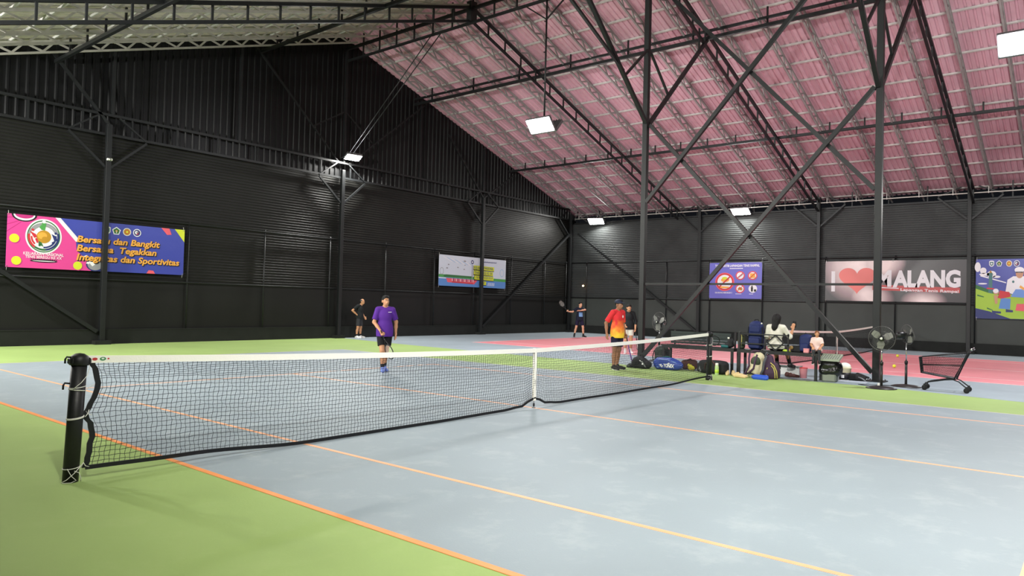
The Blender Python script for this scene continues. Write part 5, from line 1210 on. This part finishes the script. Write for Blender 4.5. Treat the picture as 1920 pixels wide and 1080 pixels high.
# tennis balls
for k,(u,v,lab) in enumerate(((25.73,-1.06,'yellow tennis ball on the pink court, the farther of two'),(20.0,-2.1,'yellow tennis ball on the pink court, the nearer of two'))):
    mb=MB(); mb.ell((0,0,0),(.05,.05,.05),'ball',16,10); o=mb.build('tennis_ball'); o.location=(u,v,.056); tag(o,lab,'ball','tennis balls on the pink court')
mb=MB(); mb.ell((0,0,0),(.05,.05,.05),'white_paint',12,8); r=thing('adapter','small white charger lying by the fan base','charger',(14.0,-3.02,.03)); mb2=MB(); mb2.box((0,0,0),(.06,.1,.06),'white_paint',bev=.01); mb2.build('body',r)

# ================================================================== FANS
mat('fan_blade',(150,150,142),.35,0,.5,alpha=.85); mat('fan_metal',(60,58,58),.4,.5)
def fan(lab, loc, rz, tilt, hz=1.05, R=.30, flat=False):
    r=thing('standing_fan',lab,'fan',loc,rz)
    mb=MB(); mb.lathe([(.30,0),(.30,.012),(.22,.035),(.06,.055),(.03,.06)],'fan_metal',32); mb.build('base',r)
    mb=MB(); mb.cyl((0,0,.05),(0,0,.50),.026,'fan_metal',14); mb.lathe([(.026,.5),(.034,.5),(.034,.56),(.02,.57)],'plastic_black',14); mb.build('lower_pole',r)
    mb=MB(); mb.cyl((0,0,.55),(0,0,hz-.12),.014,'chrome',12); mb.build('upper_pole',r,label='chrome upper pole')
    T=Matrix.Translation((0,0,hz))@Matrix.Rotation(tilt,4,'X')
    mb=MB(); mb.M=T; mb.lathe([(.02,-.02),(.07,-.01),(.08,.06),(.075,.14),(.05,.18),(0,.185)],'plastic_black',18,(0,.04,0),(0,1,0)); mb.M=Matrix(); mb.box((0,.03,hz-.1),(.07,.09,.12),'plastic_black',bev=.015); mb.build('motor',r)
    mb=MB(); mb.M=T
    def wire(q,y): return (q*R, -.02+y)
    for face in (-1,1):
        n=44
        for k in range(n):
            a=2*PI*k/n; ca,sa=math.cos(a),math.sin(a)
            prof=[(.07,-.11*1 if face<0 else .06),(R*.6,-.10 if face<0 else .05),(R*.93,-.06 if face<0 else .01),(R,-.025)]
            mb.tube([(q*ca,y,q*sa) for q,y in prof],.0016,'wire_grey',4,cap=False)
        mb.torus((0,-.102 if face<0 else .05,0),R*.6,.002,'wire_grey',(0,1,0),36,4); mb.torus((0,-.11 if face<0 else .06,0),.07,.004,'wire_grey',(0,1,0),24,5)
    mb.torus((0,-.025,0),R,.007,'wire_grey',(0,1,0),48,6); mb.build('cage',r)
    mb=MB(); mb.M=T; mb.lathe([(.055,0),(.055,.012),(.03,.018)],'plastic_black',20,(0,-.108,0),(0,-1,0)); mb.lathe([(.026,0),(.02,.004),(0,.005)],'white_paint',16,(0,-.127,0),(0,-1,0)); mb.build('front_badge',r,label='round badge with white centre')
    hb=MB(); hb.M=T; hb.lathe([(.045,.02),(.045,-.05),(.03,-.07),(0,-.072)],'plastic_black',18,(0,0,0),(0,1,0)); hub=hb.build('hub',r)
    for k in range(3):
        mb=MB(); a0=2*PI*k/3+.4; vs=[]
        for i in range(7):
            q=.04+(R*.86-.04)*i/6; wd=.35+.5*math.sin(PI*min(1,.25+i/7))
            for j in range(5): a=a0+wd*(j/4-.5)*1.5; vs.append((q*math.cos(a),-.045+.05*(j/4-.5),q*math.sin(a)))
        fs=[(i*5+j,i*5+j+1,i*5+j+6,i*5+j+5) for i in range(6) for j in range(4)]
        mb.M=T; mb.add(vs,fs,'fan_blade',True); mb.build('blade',r)
    return r
fan('large standing fan facing the camera before the black column',(13.42,-3.17,0),-PI/2+.1,.0,1.06,.255)
fan('standing fan on a chrome pole turned away, between the column and the shopping cart',(14.3,-3.47,0),-PI/2+2.3,-.12,1.14,.215)
fan('standing fan half hidden behind the column by the sports bags',(15.9,3.35,0),-PI/2-.35,0,1.16,.29)

# ================================================================== SHOPPING CART (handle end towards -y locally +x)
mat('cart_black',(26,27,30),.4,.3,.5)
r=thing('shopping_cart','black wire shopping cart standing on the edge of the green strip','shopping cart',(14.12,-4.34,0),-PI/2+.03); r.scale=(.88,.88,.9)
# local x = photo right, y = away from camera; basket corners (front = -x)
def lp(a,b,t): return tuple(p+(q-p)*t for p,q in zip(a,b))
FBL,FBR=(-.60,-.17,.40),(-.60,.17,.40); FTL,FTR=(-.64,-.20,.76),(-.64,.20,.76); RBL,RBR=(.12,-.22,.30),(.12,.22,.30); RTL,RTR=(.36,-.27,.92),(.36,.27,.92)
mb=MB(); q=.011
for a,b in ((FBL,FTL),(FBR,FTR),(FTL,FTR),(FBL,FBR),(RTL,RTR),(RBL,RBR)): mb.tube([a,b],q,'cart_black',8)
for a,b in ((FTL,RTL),(FTR,RTR),(FBL,RBL),(FBR,RBR)): mb.tube([a,b],q,'cart_black',8)
for s in (0,1):
    a=lp((FBL,FBR)[s],(FTL,FTR)[s],.5); b=lp((RBL,RBR)[s],(RTL,RTR)[s],.5); mb.tube([a,b],.010,'cart_black',8)
mb.build('basket_frame',r)
mb=MB(); w_=.0028
for s in (0,1):
    B0,B1,T0,T1=((FBL,RBL,FTL,RTL),(FBR,RBR,FTR,RTR))[s]
    for k in range(1,30): mb.tube([lp(B0,B1,k/30),lp(T0,T1,k/30)],w_,'cart_black',4,cap=False)
    for k in range(1,8):
        if k!=4: mb.tube([lp(B0,T0,k/8),lp(B1,T1,k/8)],w_,'cart_black',4,cap=False)
for k in range(1,12): mb.tube([lp(FBL,FBR,k/12),lp(FTL,FTR,k/12)],w_,'cart_black',4,cap=False); mb.tube([lp(FBL,FBR,k/12),lp(RBL,RBR,k/12)],w_,'cart_black',4,cap=False); mb.tube([lp(RBL,RBR,k/12),lp(RTL,RTR,k/12)],w_,'cart_black',4,cap=False)
for k in range(1,12): mb.tube([lp(FBL,RBL,k/12),lp(FBR,RBR,k/12)],w_,'cart_black',4,cap=False)
for k in range(1,6): mb.tube([lp(FBL,FTL,k/6),lp(FBR,FTR,k/6)],w_,'cart_black',4,cap=False)
mb.build('basket_mesh',r)
for s in (-1,1):
    mb=MB(); mb.tube([(-.52,s*.19,.13),(-.50,s*.19,.17),(-.42,s*.2,.2),(-.1,s*.22,.27),(.06,s*.22,.29),(.18,s*.23,.25),(.30,s*.25,.15),(.36,s*.25,.11)],.014,'cart_black',8); mb.tube([(.08,s*.22,.28),(.36,s*.27,.92),(.42,s*.27,.99)],.014,'cart_black',8); mb.build('side_frame',r)
mb=MB(); mb.tube([(.43,-.27,1.0),(.43,.27,1.0)],.016,'cart_black',10)
for s in (-1,1): mb.ell((.43,s*.27,1.0),(.03,.03,.03),'chrome',10,8)
mb.build('handle',r,label='black handle with bright ends')
for x_,s in ((-.52,-1),(-.52,1),(.34,-1),(.34,1)):
    w=MB(); rr=.062; cy=s*(.19 if x_<0 else .25); w.lathe([(.02,-.018),(rr*.85,-.018),(rr,-.012),(rr,.012),(rr*.85,.018),(.02,.018)],'rubber',22,(x_,cy,rr),(0,1,0)); w.lathe([(.0,-.021),(.022,-.021),(.022,.021),(0,.021)],'cart_black',14,(x_,cy,rr),(0,1,0)); wo=w.build('wheel',r)
    f=MB(); f.box((x_,cy-.026,.09),(.03,.006,.09),'cart_black'); f.box((x_,cy+.026,.09),(.03,.006,.09),'cart_black'); f.box((x_,cy,.135),(.05,.06,.02),'cart_black'); f.build('fork',wo)
# cable along the ground by the fans
mb=MB(); mb.tube([(13.6,-2.95,.008),(13.9,-2.6,.008),(14.0,-2.85,.008),(14.2,-3.2,.008),(14.3,-3.35,.01)],.006,'rubber',6); tag(mb.build('cable'),'thin black cable running on the ground between the two fans','cable')
